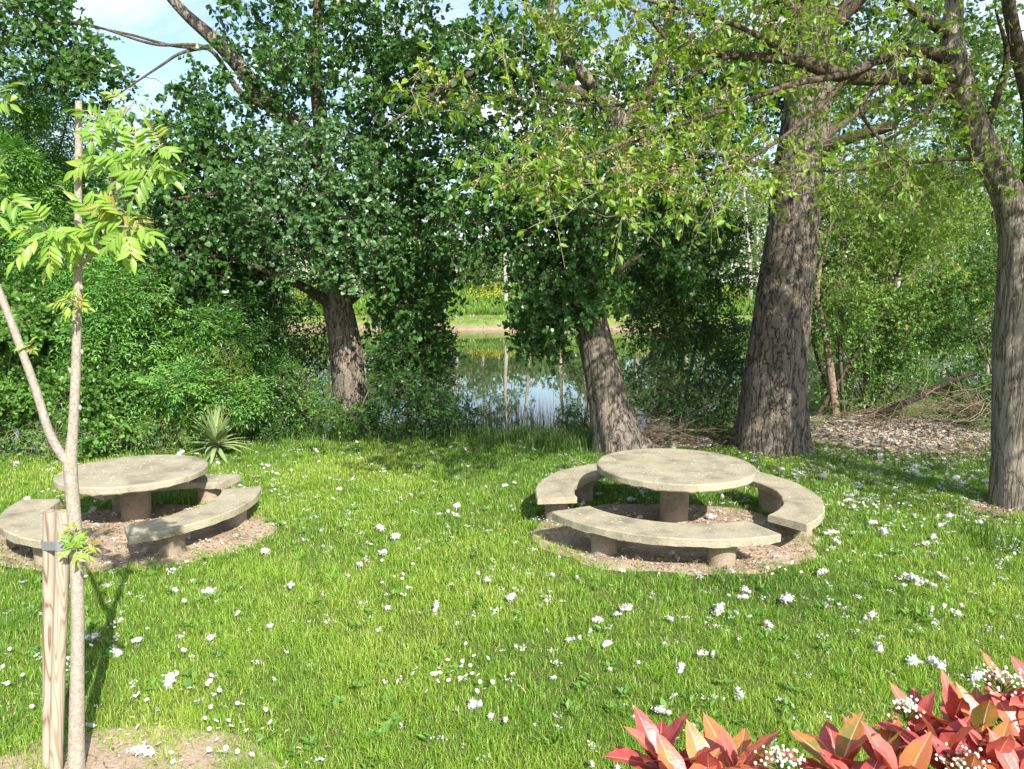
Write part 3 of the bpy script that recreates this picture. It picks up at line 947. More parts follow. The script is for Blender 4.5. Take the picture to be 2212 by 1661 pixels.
spray(crown2, wood, cl2, inc, r, 'poplar', twigs=7, length=.36, per=12, size=.072, droop=.2)
t1 = thing('poplar_tree', tuple(ts[0, :3]), 'poplar with a forked grey trunk on the pond bank, left of the open water', 'tree')
finish_tree(t1, tb, M['poplar_bark'], [m for m, _ in lm], M['limb_bark'], wood, M['twig'], crown, M['poplar_leaf'], [('silver_foliage', crown2, M['white_poplar_leaf'])])

# ---- tree 2: poplar behind the right table
r = np.random.default_rng(102)
tb, ts = trunk_mesh([(1346, 1000, 11.35, .40), (1334, 950, 11.3, .345), (1316, 880, 11.3, .29), (1300, 800, 11.3, .275), (1281, 720, 11.3, .255), (1267, 650, 11.3, .225), (1268, 560, 11.3, .195), (1288, 450, 11.4, .185), (1318, 340, 11.5, .19), (1331, 275, 11.5, .20), (1316, 232, 11.4, .14), (1280, 185, 11.3, .11), (1230, 120, 11.2, .09), (1190, 0, 11.0, .07), (1170, -160, 11.0, .04)], flare=1.15, seed=12, lobes=4, amp=.08)
lm = [limb([(1335, 290, 11.5, .13), (1372, 242, 11.6, .12), (1402, 192, 11.7, .10), (1432, 120, 11.8, .085), (1450, 0, 11.9, .07), (1460, -200, 12, .03)], seed=11),
      limb([(1300, 215, 11.4, .10), (1220, 190, 11.3, .075), (1120, 158, 11.3, .065), (1040, 152, 11.3, .05), (950, 195, 11.3, .035), (830, 275, 11.3, .014)], seed=12),
      limb([(1272, 640, 11.3, .10), (1310, 610, 11.2, .065), (1350, 575, 11.0, .04), (1400, 540, 10.9, .012)], seed=13),
      limb([(1268, 600, 11.3, .09), (1230, 560, 11.0, .06), (1180, 520, 10.8, .04), (1100, 490, 10.7, .025), (1010, 480, 10.6, .01)], seed=14),
      limb([(1290, 440, 11.4, .10), (1350, 400, 11.6, .06), (1430, 370, 11.8, .04), (1520, 330, 12, .015)], seed=15),
      limb([(1290, 445, 11.4, .08), (1220, 400, 11.2, .05), (1180, 300, 11, .04), (1170, 200, 10.9, .02)], seed=16)]
sk = [ts[ts[:, 2] > 1.6]] + [s for _, s in lm]
cl = np.vstack([ell(1130, 180, 190, 200, 11.4, 1.2, 120, 31), ell(1090, 440, 150, 130, 11.2, .9, 95, 32), ell(1215, 620, 105, 95, 10.9, .7, 70, 33),
                ell(1450, 230, 190, 220, 12.2, 1.2, 120, 34), ell(1400, 480, 150, 140, 12.0, 1.0, 85, 35), ell(1180, 690, 60, 75, 11.2, .5, 40, 38),
                ell(1250, 420, 140, 150, 10.8, .8, 70, 36), ellw((1.2, 11.4, 8.6), (3.4, 2.6, 1.6), 120, 37)])
cl = clear_of(cl, BARE)
wood, crown = MB(), MB()
inc = grow(wood, sk, cl, r)
spray(crown, wood, cl, inc, r, 'poplar', twigs=7, length=.38, per=11, size=.072, droop=.28)
t2 = thing('poplar_tree', tuple(ts[0, :3]), 'poplar with a slightly leaning trunk directly behind the right picnic table', 'tree')
finish_tree(t2, tb, M['poplar_bark'], [m for m, _ in lm], M['limb_bark'], wood, M['twig'], crown, M['poplar_leaf'])

# ---- tree 3: the thickest trunk
r = np.random.default_rng(103)
tb, ts = trunk_mesh([(1658, 1000, 11.7, .60), (1662, 960, 11.6, .555), (1668, 900, 11.55, .50), (1674, 820, 11.5, .455), (1690, 700, 11.5, .42), (1700, 600, 11.5, .40), (1712, 480, 11.5, .37), (1722, 380, 11.5, .345), (1737, 290, 11.5, .325), (1748, 200, 11.5, .30), (1758, 100, 11.5, .27), (1764, 0, 11.5, .24), (1770, -200, 11.5, .18), (1760, -420, 11.5, .08)], flare=.55, seed=23, lobes=6, k=72, amp=.085)
lm = [limb([(1765, 335, 11.4, .10), (1800, 312, 11.2, .095), (1850, 293, 11.0, .085), (1905, 278, 10.8, .075), (1934, 268, 10.7, .07)], seed=21, wob=.2),
      limb([(1770, 300, 11.5, .10), (1810, 270, 11.6, .075), (1870, 232, 11.8, .05), (1960, 190, 12, .02)], seed=22),
      limb([(1700, 385, 11.4, .08), (1650, 355, 11.2, .055), (1590, 342, 11.0, .04), (1510, 325, 10.8, .015)], seed=23),
      limb([(1760, 80, 11.5, .16), (1850, 0, 11.3, .12), (1980, -120, 11, .07), (2100, -250, 10.8, .03)], seed=24),
      limb([(1755, 60, 11.5, .14), (1660, -30, 11.3, .11), (1560, -150, 11, .06), (1480, -280, 10.8, .02)], seed=25)]
sk = [ts[ts[:, 2] > 5.0]] + [s for _, s in lm[1:]]
cl = np.vstack([ellw((4.6, 11.2, 8.8), (3.4, 2.6, 1.7), 130, 41), ell(1560, 310, 80, 60, 11, .5, 14, 42), ell(1900, 110, 260, 130, 12.4, 1.0, 95, 43), ell(1640, 150, 160, 150, 12.2, .9, 75, 44), ell(2120, 150, 150, 170, 12.6, .9, 60, 45)])
wood, crown = MB(), MB()
inc = grow(wood, sk, cl, r)
spray(crown, wood, cl, inc, r, 'poplar', twigs=6, length=.4, per=10, size=.07, droop=.28)
t3 = thing('poplar_tree', tuple(ts[0, :3]), 'thickest trunk in view, old dark furrowed poplar with a broken stub limb', 'tree')
finish_tree(t3, tb, M['old_bark'], [m for m, _ in lm], M['limb_bark'], wood, M['twig'], crown, M['poplar_leaf'])

# ---- tree 4: elm at the right edge, long limbs reaching over the lawn
r = np.random.default_rng(104)
tb, ts = trunk_mesh([(2206, 1125, 8.5, .33), (2203, 1080, 8.45, .30), (2200, 980, 8.45, .265), (2198, 860, 8.45, .25), (2199, 740, 8.45, .245), (2202, 620, 8.45, .225), (2200, 520, 8.45, .20), (2180, 430, 8.45, .17), (2148, 360, 8.45, .155), (2112, 290, 8.45, .15), (2085, 215, 8.45, .15), (2067, 160, 8.4, .15), (2056, 80, 8.4, .11), (2060, 0, 8.4, .09), (2040, -150, 8.3, .06), (2030, -300, 8.2, .03)], flare=.35, seed=33, lobes=5, amp=.08)
lm = [limb([(2075, 165, 8.4, .11), (2000, 160, 8.3, .098), (1920, 166, 8.1, .085), (1836, 166, 7.9, .075), (1770, 148, 7.8, .066), (1715, 128, 7.7, .06), (1640, 124, 7.6, .048), (1581, 118, 7.5, .042), (1500, 110, 7.4, .034), (1455, 105, 7.3, .03), (1435, 80, 7.3, .022), (1400, 40, 7.2, .018), (1330, 5, 7.1, .008)], seed=31),
      limb([(2065, 130, 8.4, .09), (1990, 108, 8.2, .065), (1900, 128, 8.0, .05), (1836, 158, 7.7, .036), (1700, 185, 7.3, .026), (1560, 240, 7.0, .02), (1400, 290, 6.8, .015), (1250, 345, 6.6, .011), (1130, 372, 6.5, .007), (1035, 372, 6.4, .003)], seed=32),
      limb([(1665, 124, 7.6, .03), (1668, 60, 7.6, .026), (1662, -40, 7.6, .02), (1640, -150, 7.5, .01)], seed=33, k=8),
      limb([(2142, 345, 8.4, .03), (2040, 345, 8.3, .02), (1882, 365, 8.1, .013), (1688, 371, 7.9, .009), (1560, 372, 7.7, .004)], seed=34, k=7),
      limb([(1581, 118, 7.5, .025), (1450, 185, 7.2, .018), (1330, 228, 7.0, .013), (1180, 215, 6.8, .009), (1050, 205, 6.6, .006), (900, 182, 6.5, .003)], seed=35, k=7),
      limb([(1720, 128, 7.7, .03), (1600, 60, 7.3, .022), (1450, 15, 6.9, .016), (1300, -20, 6.6, .010), (1080, -30, 6.3, .004)], seed=36, k=8),
      limb([(2070, 170, 8.4, .05), (2000, 245, 8.2, .03), (1920, 300, 8.0, .02), (1840, 330, 7.8, .008)], seed=37, k=8),
      limb([(2205, 520, 8.45, .12), (2225, 400, 8.4, .10), (2230, 250, 8.3, .085), (2200, 120, 8.2, .07), (2170, -40, 8.0, .05), (2150, -200, 7.8, .02)], seed=38),
      limb([(2120, 300, 8.45, .05), (2150, 220, 8.3, .04), (2175, 120, 8.1, .03), (2150, 20, 7.9, .01)], seed=39, k=8),
      limb([(1836, 162, 7.8, .03), (1760, 240, 7.4, .022), (1640, 330, 7.0, .016), (1500, 385, 6.7, .011), (1370, 400, 6.5, .006), (1290, 415, 6.4, .003)], seed=40, k=7),
      limb([(2055, 80, 8.4, .06), (1960, 10, 8.0, .045), (1850, -80, 7.5, .03), (1700, -200, 6.8, .012)], seed=41, k=8),
      limb([(1920, 166, 8.1, .03), (1860, 230, 7.9, .022), (1900, 300, 7.7, .016), (1960, 350, 7.5, .008)], seed=42, k=7)]
sk = [ts[ts[:, 2] > 4.0]] + [s for _, s in lm]
cl_s = np.vstack([along(lm[1][1], 34, r, .13, .5), along(lm[4][1], 20, r, .13, .3), along(lm[9][1], 24, r, .13, .5), along(lm[0][1], 20, r, .2, .55), along(lm[5][1], 24, r, .2, .25), along(lm[3][1], 12, r, .12, .3),
                  ell(1280, 90, 220, 100, 6.8, .6, 12, 53, mind=.1), ell(1150, 380, 110, 40, 6.5, .3, 8, 54, mind=.1), ell(1420, 370, 150, 60, 6.8, .4, 10, 55, mind=.1)])
cl_b = np.vstack([along(s, 9, r, .25, .3) for _, s in lm] + [ell(1750, 50, 330, 80, 7.8, .8, 46, 51, mind=.1), ell(2000, 400, 170, 220, 8.6, .9, 44, 52, mind=.1), ell(1900, 230, 220, 130, 8.3, .8, 40, 56, mind=.1),
                                                                    ellw((4.6, 5.9, 6.3), (4.6, 3.0, 1.5), 210, 57), ellw((8.0, 5.2, 5.5), (2.6, 2.6, 1.2), 90, 58), ellw((8.2, 4.0, 5.4), (2.3, 1.9, 1.0), 190, 59), ellw((6.9, 5.0, 6.6), (2.0, 1.6, 1.0), 48, 60), ellw((6.4, 6.1, 7.3), (1.8, 1.5, 1.1), 130, 61)])
wood, crown, seeds = MB(), MB(), MB()
inc = grow(wood, sk, cl_s, r, up=.1, kmax=.014, k=4)
spray(crown, wood, cl_s, inc, r, 'elm', twigs=4, length=.30, per=7, size=.072, droop=.15, flat=.9, seeds=.5, seed_mb=seeds, twig_r=.0026)
inc = grow(wood, sk, cl_b, r, up=.2, kmax=.018, k=4)
spray(crown, wood, cl_b, inc, r, 'elm', twigs=5, length=.38, per=6, size=.066, droop=.15, flat=.7, seeds=.03, seed_mb=seeds, twig_r=.003)
t4 = thing('elm_tree', tuple(ts[0, :3]), 'elm at the right edge with long bare limbs and bright yellow green leaves', 'tree')
finish_tree(t4, tb, M['elm_bark'], [m for m, _ in lm], M['elm_limb_bark'], wood, M['pale_twig'], crown, M['elm_leaf'], [('seed_clusters', seeds, M['seed_leaf'])])


# ------------------------------------------------------------------ shrubs
def shrub(name, base, stems, cl, label, leafm, kind='small', seed=0, twigs=6, per=10, size=.045, length=.32, pinnate=0, droop=.15, up=.15, twm='twig', cat='shrub', group=None, stem_r=.02, tone=(0, 1), spread=1.0):
    r = np.random.default_rng(seed)
    base = np.array(base, float)
    root = thing(name, tuple(base), label, cat, group)
    wood, crown = MB(), MB(); st = wood
    cl = np.asarray(cl)
    cl = clear_of(cl[cl[:, 2] > ground_z(cl[:, 0], cl[:, 1]) + .06], BARE)
    top = cl[np.argsort(-cl[:, 2])]
    sk = []
    for k in range(stems):
        q = top[int(len(top) * (k + .3) / (stems + 1) * .8)]
        b = base + np.array([r.normal() * .18, r.normal() * .12, 0]); b[2] = ground_z(b[0], b[1]) - .05
        mid = (b + q) / 2 + np.array([r.normal() * .2, r.normal() * .2, .1])
        S = smooth_path(np.array([[*b, stem_r], [*mid, stem_r * .7], [*q, stem_r * .25]]), .12)
        tube(st, S[:, :3], S[:, 3], k=7, wob=.1, seed=k)
        sk.append(S)
    inc = grow(wood, sk, cl, r, up=up, kmax=.014, k=4)
    spray(crown, wood, cl, inc, r, kind, twigs=twigs, length=length, per=per, size=size, droop=droop, up=.15, pinnate=pinnate, tone=tone, spread=spread)
    keep(wood.obj('branches', M[twm], smooth=True), root)
    keep(crown.obj('foliage', M[leafm]), root)
    return root


def gp(u, v):
    p = G(u, v); p[2] = float(ground_z(p[0], p[1])); return p


# tall ash at the far left and the ash thicket in front
shrub('ash_tree', (-9.0, 13.6, 0), 4, np.vstack([pads(50, 360, 110, 230, 13.4, 1.3, 202, 201), pads(20, 560, 160, 120, 13.0, 1.0, 108, 202), pads(130, 480, 90, 120, 13.2, .8, 60, 203)]),
      'tall fresh green ash rising at the left edge behind the bushes', 'ash_leaf', 'lance', 301, twigs=7, per=4, size=.085, pinnate=3, length=.24, cat='tree', stem_r=.06)
shrub('ash_shrub', (-5.6, 12.0, 0), 6, np.vstack([pads(300, 700, 170, 150, 12.0, .9, 229, 211), pads(200, 620, 130, 110, 12.4, .8, 108, 212), pads(420, 800, 130, 100, 11.8, .8, 101, 213), pads(330, 860, 120, 70, 11.6, .6, 60, 217)]),
      'broad bright green ash thicket behind the left picnic table', 'ash_leaf', 'lance', 302, twigs=7, per=4, size=.078, pinnate=3, length=.22, stem_r=.03)
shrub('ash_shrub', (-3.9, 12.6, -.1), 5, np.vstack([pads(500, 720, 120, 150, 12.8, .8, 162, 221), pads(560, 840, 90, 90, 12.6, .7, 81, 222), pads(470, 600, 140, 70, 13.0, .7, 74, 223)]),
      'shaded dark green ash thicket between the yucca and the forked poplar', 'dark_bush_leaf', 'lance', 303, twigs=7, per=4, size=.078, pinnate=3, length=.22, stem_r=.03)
shrub('locust_shrub', (-4.5, 11.5, 0), 4, np.vstack([ell(480, 830, 55, 90, 11.5, .4, 34, 231), ell(420, 900, 120, 40, 11.5, .4, 30, 232)]),
      'small pale green feathery shrub right behind the yucca', 'spring_leaf', 'lance', 304, twigs=7, per=3, size=.05, pinnate=4, length=.24, stem_r=.012)
shrub('poplar_shrub', (-7.6, 11.6, 0), 5, np.vstack([pads(60, 740, 110, 110, 11.4, .7, 121, 241), pads(200, 850, 130, 90, 11.2, .6, 101, 242), pads(40, 870, 90, 90, 11.1, .6, 74, 243)]),
      'low light green poplar bush with pale leaf backs at the left edge', 'bush_leaf', 'poplar', 305, twigs=8, per=12, size=.068, length=.34, stem_r=.02)
shrub('bramble_bush', (-6.6, 11.0, 0), 4, np.vstack([ell(120, 950, 150, 45, 10.9, .4, 50, 251), ell(300, 940, 90, 40, 11.1, .35, 26, 252)]),
      'low bramble with thin dry stems along the left lawn edge', 'bush_leaf', 'small', 306, twigs=7, per=10, size=.05, length=.28, stem_r=.008, twm='pale_twig')
# under and beside tree 1
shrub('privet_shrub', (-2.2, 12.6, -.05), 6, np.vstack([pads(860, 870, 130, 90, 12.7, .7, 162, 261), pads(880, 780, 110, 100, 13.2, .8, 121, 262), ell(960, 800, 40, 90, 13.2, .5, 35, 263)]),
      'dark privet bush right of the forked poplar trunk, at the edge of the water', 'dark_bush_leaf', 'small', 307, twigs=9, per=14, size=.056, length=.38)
shrub('privet_shrub', (-3.4, 12.4, -.02), 5, np.vstack([ell(660, 860, 90, 70, 12.5, .6, 60, 271), ell(720, 870, 60, 60, 12.4, .4, 34, 272)]),
      'small bright leaved bush wrapping the foot of the forked poplar', 'bush_leaf', 'small', 308, twigs=7, per=11, size=.052, length=.32)
shrub('willow_shrub', (-4.2, 14.2, -.7), 5, np.vstack([ell(600, 700, 110, 110, 14.4, .9, 60, 281), ell(640, 780, 80, 80, 14.2, .7, 34, 282)]),
      'thin open dark shrub over the water behind the forked poplar', 'poplar_leaf', 'small', 309, twigs=7, per=12, size=.062, length=.4)
# between tree 2 and tree 3
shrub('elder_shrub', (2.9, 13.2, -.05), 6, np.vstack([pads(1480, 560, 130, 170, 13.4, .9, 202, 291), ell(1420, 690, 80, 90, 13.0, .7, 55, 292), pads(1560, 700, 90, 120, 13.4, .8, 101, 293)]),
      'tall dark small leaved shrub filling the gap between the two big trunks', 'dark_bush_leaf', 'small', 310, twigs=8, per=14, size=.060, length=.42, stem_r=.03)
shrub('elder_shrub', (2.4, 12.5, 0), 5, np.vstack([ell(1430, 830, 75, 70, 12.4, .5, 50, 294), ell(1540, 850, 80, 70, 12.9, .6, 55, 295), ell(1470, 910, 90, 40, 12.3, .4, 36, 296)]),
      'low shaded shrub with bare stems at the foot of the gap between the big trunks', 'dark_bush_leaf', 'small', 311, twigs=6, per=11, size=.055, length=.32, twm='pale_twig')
shrub('willow_shrub', (1.1, 12.8, -.1), 4, np.vstack([ell(1225, 850, 28, 90, 12.5, .4, 30, 297), ell(1240, 920, 40, 40, 12.4, .4, 18, 298)]),
      'narrow leafy shrub tight against the left side of the leaning trunk', 'dark_bush_leaf', 'small', 312, twigs=5, per=8, size=.046, length=.24)
# right of tree 3: light spring growth
shrub('spindle_tree', (6.0, 13.6, 0), 5, np.vstack([pads(1900, 560, 190, 150, 13.8, 1.1, 175, 311), pads(1880, 380, 200, 130, 14.6, 1.3, 121, 312), pads(2060, 480, 130, 180, 14.4, 1.0, 108, 313)]),
      'loose yellow green young tree right of the thickest trunk', 'spring_leaf', 'small', 313, twigs=6, per=8, size=.074, length=.5, stem_r=.04, cat='tree', twm='limb_bark', up=.1)
shrub('spindle_shrub', (6.8, 13.9, 0), 6, np.vstack([pads(1880, 720, 140, 120, 14.0, .9, 128, 321), pads(2020, 740, 150, 150, 13.6, .9, 128, 322), ell(1850, 830, 90, 80, 13.8, .6, 40, 323)]),
      'green shrub layer above the brush pile at the right', 'bush_leaf', 'small', 314, twigs=7, per=9, size=.066, length=.46, stem_r=.022, twm='limb_bark', up=.1)
shrub('spindle_shrub', (8.6, 12.9, 0), 4, np.vstack([ell(2110, 850, 70, 70, 12.8, .6, 40, 331), ell(2130, 640, 60, 120, 13, .6, 40, 332)]),
      'dark green shrub just left of the elm trunk beside the brush', 'dark_bush_leaf', 'small', 315, twigs=8, per=12, size=.062, length=.4, stem_r=.018)
# a second row of light spring trees further along the bank at the right
for k, (bx, by, u, v, ru, rv, Y, n, lab) in enumerate([(5.6, 16.4, 1800, 400, 120, 260, 16.5, 120, 'slim light green tree seen just right of the thickest trunk, in the second row'),
                                                       (8.4, 17.0, 1960, 330, 150, 300, 17.0, 150, 'slim light green tree in the second row between the thickest trunk and the elm'),
                                                       (10.9, 16.6, 2140, 420, 120, 320, 16.6, 130, 'slim light green tree in the second row hidden partly by the elm trunk')]):
    shrub('alder_tree', (bx, by, float(ground_z(bx, by))), 3, np.vstack([ell(u, v, ru, rv, Y, 1.2, n, 360 + k), ell(u, 680, ru * .9, 110, Y, 1.0, 60, 370 + k)]), lab, 'spring_leaf', 'small', 380 + k, twigs=6, per=10, size=.085, length=.55, stem_r=.06, cat='tree', twm='limb_bark', group='second row of spring trees at the right')
# small bare-stemmed sapling right of tree 3
r = np.random.default_rng(120)
tb = MB()
S = smooth_path(path_d([(1806, 905, 13.5, .10), (1800, 860, 13.5, .075), (1793, 800, 13.5, .07), (1785, 740, 13.5, .06), (1775, 690, 13.6, .05), (1765, 640, 13.6, .045), (1775, 560, 13.7, .03), (1800, 470, 13.7, .02), (1830, 380, 13.8, .008)]), .08)
tube(tb, S[:, :3], S[:, 3], k=12, wob=.15, seed=4)
wood, crown = MB(), MB()
cl = np.vstack([ell(1790, 600, 70, 110, 13.4, .6, 36, 341), ell(1820, 450, 80, 80, 13.6, .6, 26, 342)])
inc = grow(wood, [S[10:]], cl, r, kmax=.012)
spray(crown, wood, cl, inc, r, 'small', twigs=5, per=7, size=.058, length=.34)
t5 = thing('maple_sapling', tuple(S[0, :3]), 'thin self sown sapling standing just right of the thickest trunk', 'tree')
finish_tree(t5, tb, M['dead_wood'], [], M['limb_bark'], wood, M['pale_twig'], crown, M['spring_leaf'])


# ------------------------------------------------------------------ brush pile and fallen branch at the right
def brush(name, label, spots, n, seed, L=(.5, 1.3), rad=.006, matn='dead_wood', flat=.35):
    r = np.random.default_rng(seed)
    mb = MB()
    for _ in range(n):
        c, s = spots[r.integers(len(spots))]
        p = np.array(c) + r.normal(size=3) * np.array(s)
        gz = float(ground_z(p[0], p[1]))
        p[2] = max(p[2], gz + .04)
        d = unit(r.normal(size=3) * np.array([1, .7, flat]) + np.array([.25, 0, .12]))
        l = L[0] + (L[1] - L[0]) * r.random()
        t = np.linspace(-.5, .5, 6)[:, None]
        pts = p + d * t * l + r.normal(size=3) * .35 * l * (t ** 2) + r.normal(size=(6, 3)) * .012
        pts[:, 2] = np.maximum(pts[:, 2], ground_z(pts[:, 0], pts[:, 1]) + .01)
        q = rad * (.5 + r.random())
        tube(mb, pts, np.linspace(q, q * .35, 6), k=5, cap=False)
    o = mb.obj(name, M[matn], smooth=True)
    return o


def recentre(o, p):
    o.data.transform(__import__('mathutils').Matrix.Translation(-Vector(p))); o.location = p
    return o


p0 = gp(2000, 905)
o = brush('brush_pile', '', [(PY(2060, 870, 12.3), (.5, .35, .13)), (PY(1950, 900, 12.4), (.6, .3, .10)), (PY(2110, 890, 11.6), (.35, .4, .2)), (PY(1880, 905, 12.8), (.45, .3, .08))], 190, 401)
tag(recentre(o, tuple(p0)), 'tangled pile of dry pale twigs and cut branches left of the elm', 'brush pile')
p0 = gp(1480, 945)
o = brush('brush_pile', '', [(PY(1440, 930, 11.6), (.3, .25, .06)), (PY(1540, 930, 12.0), (.35, .25, .10)), (PY(1400, 915, 11.8), (.2, .2, .12))], 130, 402, L=(.3, .9), rad=.005)
tag(recentre(o, tuple(p0)), 'small heap of dry twigs between the two big trunk bases', 'brush pile')
mb = MB()
S = smooth_path(path_d([(1872, 912, 12.9, .05), (1930, 882, 12.8, .06), (1990, 855, 12.7, .055), (2050, 825, 12.6, .045), (2110, 805, 12.5, .02)]), .08)
tube(mb, S[:, :3], S[:, 3], k=10, wob=.2, seed=7)
o = mb.obj('fallen_branch', M['dark_wood'], smooth=True)
tag(recentre(o, tuple(S[0, :3])), 'dark fallen branch leaning across the brush pile', 'branch')

# ------------------------------------------------------------------ far bank: trees, bank grass, drift wood, woods behind
FARM = {}


def far_tree_proto(seed, h, lean, dens, crown_r, kindm):
    r = np.random.default_rng(seed)
    tr, cr, wd = MB(), MB(), MB()
    k = 9
    z = np.linspace(-.3, h, k)
    pts = np.column_stack([lean * np.clip(z / h, 0, 1) ** 1.3 * h * .12 + np.cumsum(r.normal(size=k)) * .10, np.cumsum(r.normal(size=k)) * .10, z])
    rad = np.linspace(.27, .05, k)
    tube(tr, pts, rad, k=8, wob=.1, seed=seed)
    S = np.column_stack([pts, rad])
    S = smooth_path(S, .5)
    up = S[S[:, 2] > h * .32]
    n = dens
    cl = up[r.integers(0, len(up), n), :3] + r.normal(size=(n, 3)) * np.array([crown_r, crown_r, crown_r * .7])
    inc = grow(wd, [up], cl, r, up=.3, kmax=.06, base=.012, slope=.02)
    spray(cr, wd, cl, inc, r, 'small', twigs=6, length=1.0, per=9, size=.30, droop=.1, twig_r=.008)
    tr_m = tr.mesh('trunk', M['far_trunk'], True); cr_m = cr.mesh('crown', M[kindm]); wd_m = wd.mesh('branches', M['far_trunk'], True)
    return tr_m, wd_m, cr_m


protos = [far_tree_proto(501, 15, .2, 36, 1.3, 'far_leaf'), far_tree_proto(502, 19, -.5, 46, 1.5, 'far_leaf'), far_tree_proto(503, 12, .8, 60, 1.9, 'spring_leaf'), far_tree_proto(504, 9, .1, 60, 1.9, 'far_leaf')]
BUSH = [far_tree_proto(511, 9, .1, 90, 2.6, 'spring_leaf'), far_tree_proto(512, 8, .2, 80, 2.4, 'bush_leaf')]
FT_LAB = ['slender pale trunked tree with a thin high crown on the far bank', 'tall bare stemmed tree with sparse leaves on the far bank', 'leaning broad crowned tree on the far bank', 'low bushy light green tree on the far bank']
far_spots = [(1092, 78, 0, .9)]
rr_ = np.random.default_rng(55)
for k in range(46):
    u = -250 + 2700 * (k + rr_.random()) / 46
    far_spots.append((u, 76 + 26 * rr_.random(), int(rr_.integers(0, 4)), .75 + .45 * rr_.random()))
for u, Y, pi, s in far_spots:
    x = (u - 1106) / F_PX * Y
    z = float(ground_z(x, Y))
    if abs(u - 1092) < 45 and pi in (2, 3) : pi = 0
    t = thing('far_tree', (x, Y, z), FT_LAB[pi], 'tree', FT_LAB[pi].split(' on ')[0] + 's across the water')
    t.rotation_euler = (0, 0, rr_.random() * 6.28)
    t.scale = (s, s, s)
    for nm, me in zip(('trunk', 'branches', 'crown'), protos[pi]):
        o = bpy.data.objects.new(nm, me); COL.objects.link(o); o.parent = t

for k in range(26):
    u = -150 + 2500 * (k + rr_.random()) / 26
    Y = FAR_Y + 4 + 10 * rr_.random()
    if 985 < u < 1130: Y += 9
    x = (u - 1106) / F_PX * Y
    t = thing('far_bush', (x, Y, float(ground_z(x, Y)) - .3), 'round light green bush growing on the far bank slope', 'shrub', 'bushes on the far bank')
    t.rotation_euler = (0, 0, rr_.random() * 6.28)
    s_ = .18 + .16 * rr_.random(); t.scale = (s_ * 1.3, s_ * 1.3, s_)
    for nm, me in zip(('trunk', 'branches', 'crown'), BUSH[k % 2]):
        o = bpy.data.objects.new(nm, me); COL.objects.link(o); o.parent = t

# woods mass beyond
r = np.random.default_rng(60)
mb = MB()
n = 60000
x = r.uniform(-95, 120, n); y = r.uniform(104, 135, n)
hh = 3 + 7 * fbm(x * .07, y * .07, 61, 3) + 9 * np.clip((np.abs(x + 3) - 10) / 20, 0, 1)
z = ground_z(x, y) + hh * r.random(n) ** .7
leaves(mb, np.column_stack([x, y, z]), rand_unit(n, r), unit(rand_unit(n, r) + [0, -.2, .5]), .55 + .5 * r.random(n), 'small', np.clip(.5 * r.random(n) + .5 * fbm(x * .2, z * .3, 62, 2), 0, 1))
tag(mb.obj('woods', M['far_leaf']), 'distant light green woods beyond the far bank', 'woods', kind='stuff')

# bank vegetation across the water
mb = MB()
n = 30000
x = r.uniform(-60, 80, n); y = FAR_Y + 1.5 + 20 * r.random(n) ** 1.5
z = ground_z(x, y)
ok = z > WATER_Z + .75
x, y, z = x[ok], y[ok], z[ok]; n = len(x)
h = (.3 + .9 * fbm(x * .25, y * .4, 63, 3)) * (.5 + r.random(n))
leaves(mb, np.column_stack([x, y, z]), unit(np.array([0, 0, 1.0]) + rand_unit(n, r) * .5), rand_unit(n, r), h, 'lance', np.clip(.35 * r.random(n) + .65 * fbm(x * .2, y * .3, 64, 2), 0, 1))
tag(mb.obj('bank_vegetation', M['spring_leaf']), 'tall light green growth covering the far bank', 'vegetation', kind='stuff')
mb = MB()
n = 9000
x = r.uniform(-60, 80, n); y = FAR_Y - 5 + 12 * r.random(n)
z = ground_z(x, y)
ok = (z > WATER_Z - .05) & (z < WATER_Z + 1.0) & (r.random(n) < .25 + fbm(x * .4, y * .4, 66, 2))
x, y, z = x[ok], y[ok], z[ok]; n = len(x)
leaves(mb, np.column_stack([x, y, z]), unit(np.array([0, 0, .8]) + rand_unit(n, r)), rand_unit(n, r), .12 + .30 * r.random(n), 'lance', .1 + .7 * r.random(n))
tag(mb.obj('dry_shore_growth', M['litter']), 'dry tan stalks and debris along the far waterline', 'dry stalks', kind='stuff')
mb = MB()
n = 1500
cx = r.choice([-3.0, -1.6, 1.9, 4.6, 14, -22, 24], n); x = cx + r.normal(size=n) * .9; y = FAR_Y + 6.5 + r.random(n) * 8 + np.sin(cx * 3) * 2
z = ground_z(x, y) + .55 + .7 * r.random(n)
leaves(mb, np.column_stack([x, y, z]), rand_unit(n, r), unit(rand_unit(n, r) + [0, -.3, .6]), .11 + .07 * r.random(n), 'small', r.random(n))
tag(mb.obj('yellow_flowers', M['flower_yellow']), 'yellow wild flowers on the far bank', 'flowers', kind='stuff')
for k, (u0, v0, u1, v1, rad) in enumerate([(1055, 702, 1120, 709, .10), (985, 700, 1040, 694, .09), (1076, 690, 1092, 700, .05)]):
    mb = MB()
    a = PY(u0, v0, FAR_Y + .2); b = PY(u1, v1, FAR_Y + .6)
    a[2] = max(a[2], WATER_Z); b[2] = max(b[2], WATER_Z + .05)
    m = (a + b) / 2 + [0, 0, .2]
    S = smooth_path(np.array([[*a, rad], [*m, rad * .8], [*b, rad * .4]]), .3)
    tube(mb, S[:, :3], S[:, 3], k=7, wob=.2, seed=k)
    o = mb.obj('driftwood_log', M['far_trunk'], smooth=True)
    tag(recentre(o, tuple(S[0, :3])), ['long pale driftwood log on the far waterline', 'dry fallen log left along the far waterline', 'short pale stick standing out of the far waterline'][k], 'driftwood', 'driftwood on the far shore')

# ------------------------------------------------------------------ lawn grass
r = np.random.default_rng(70)


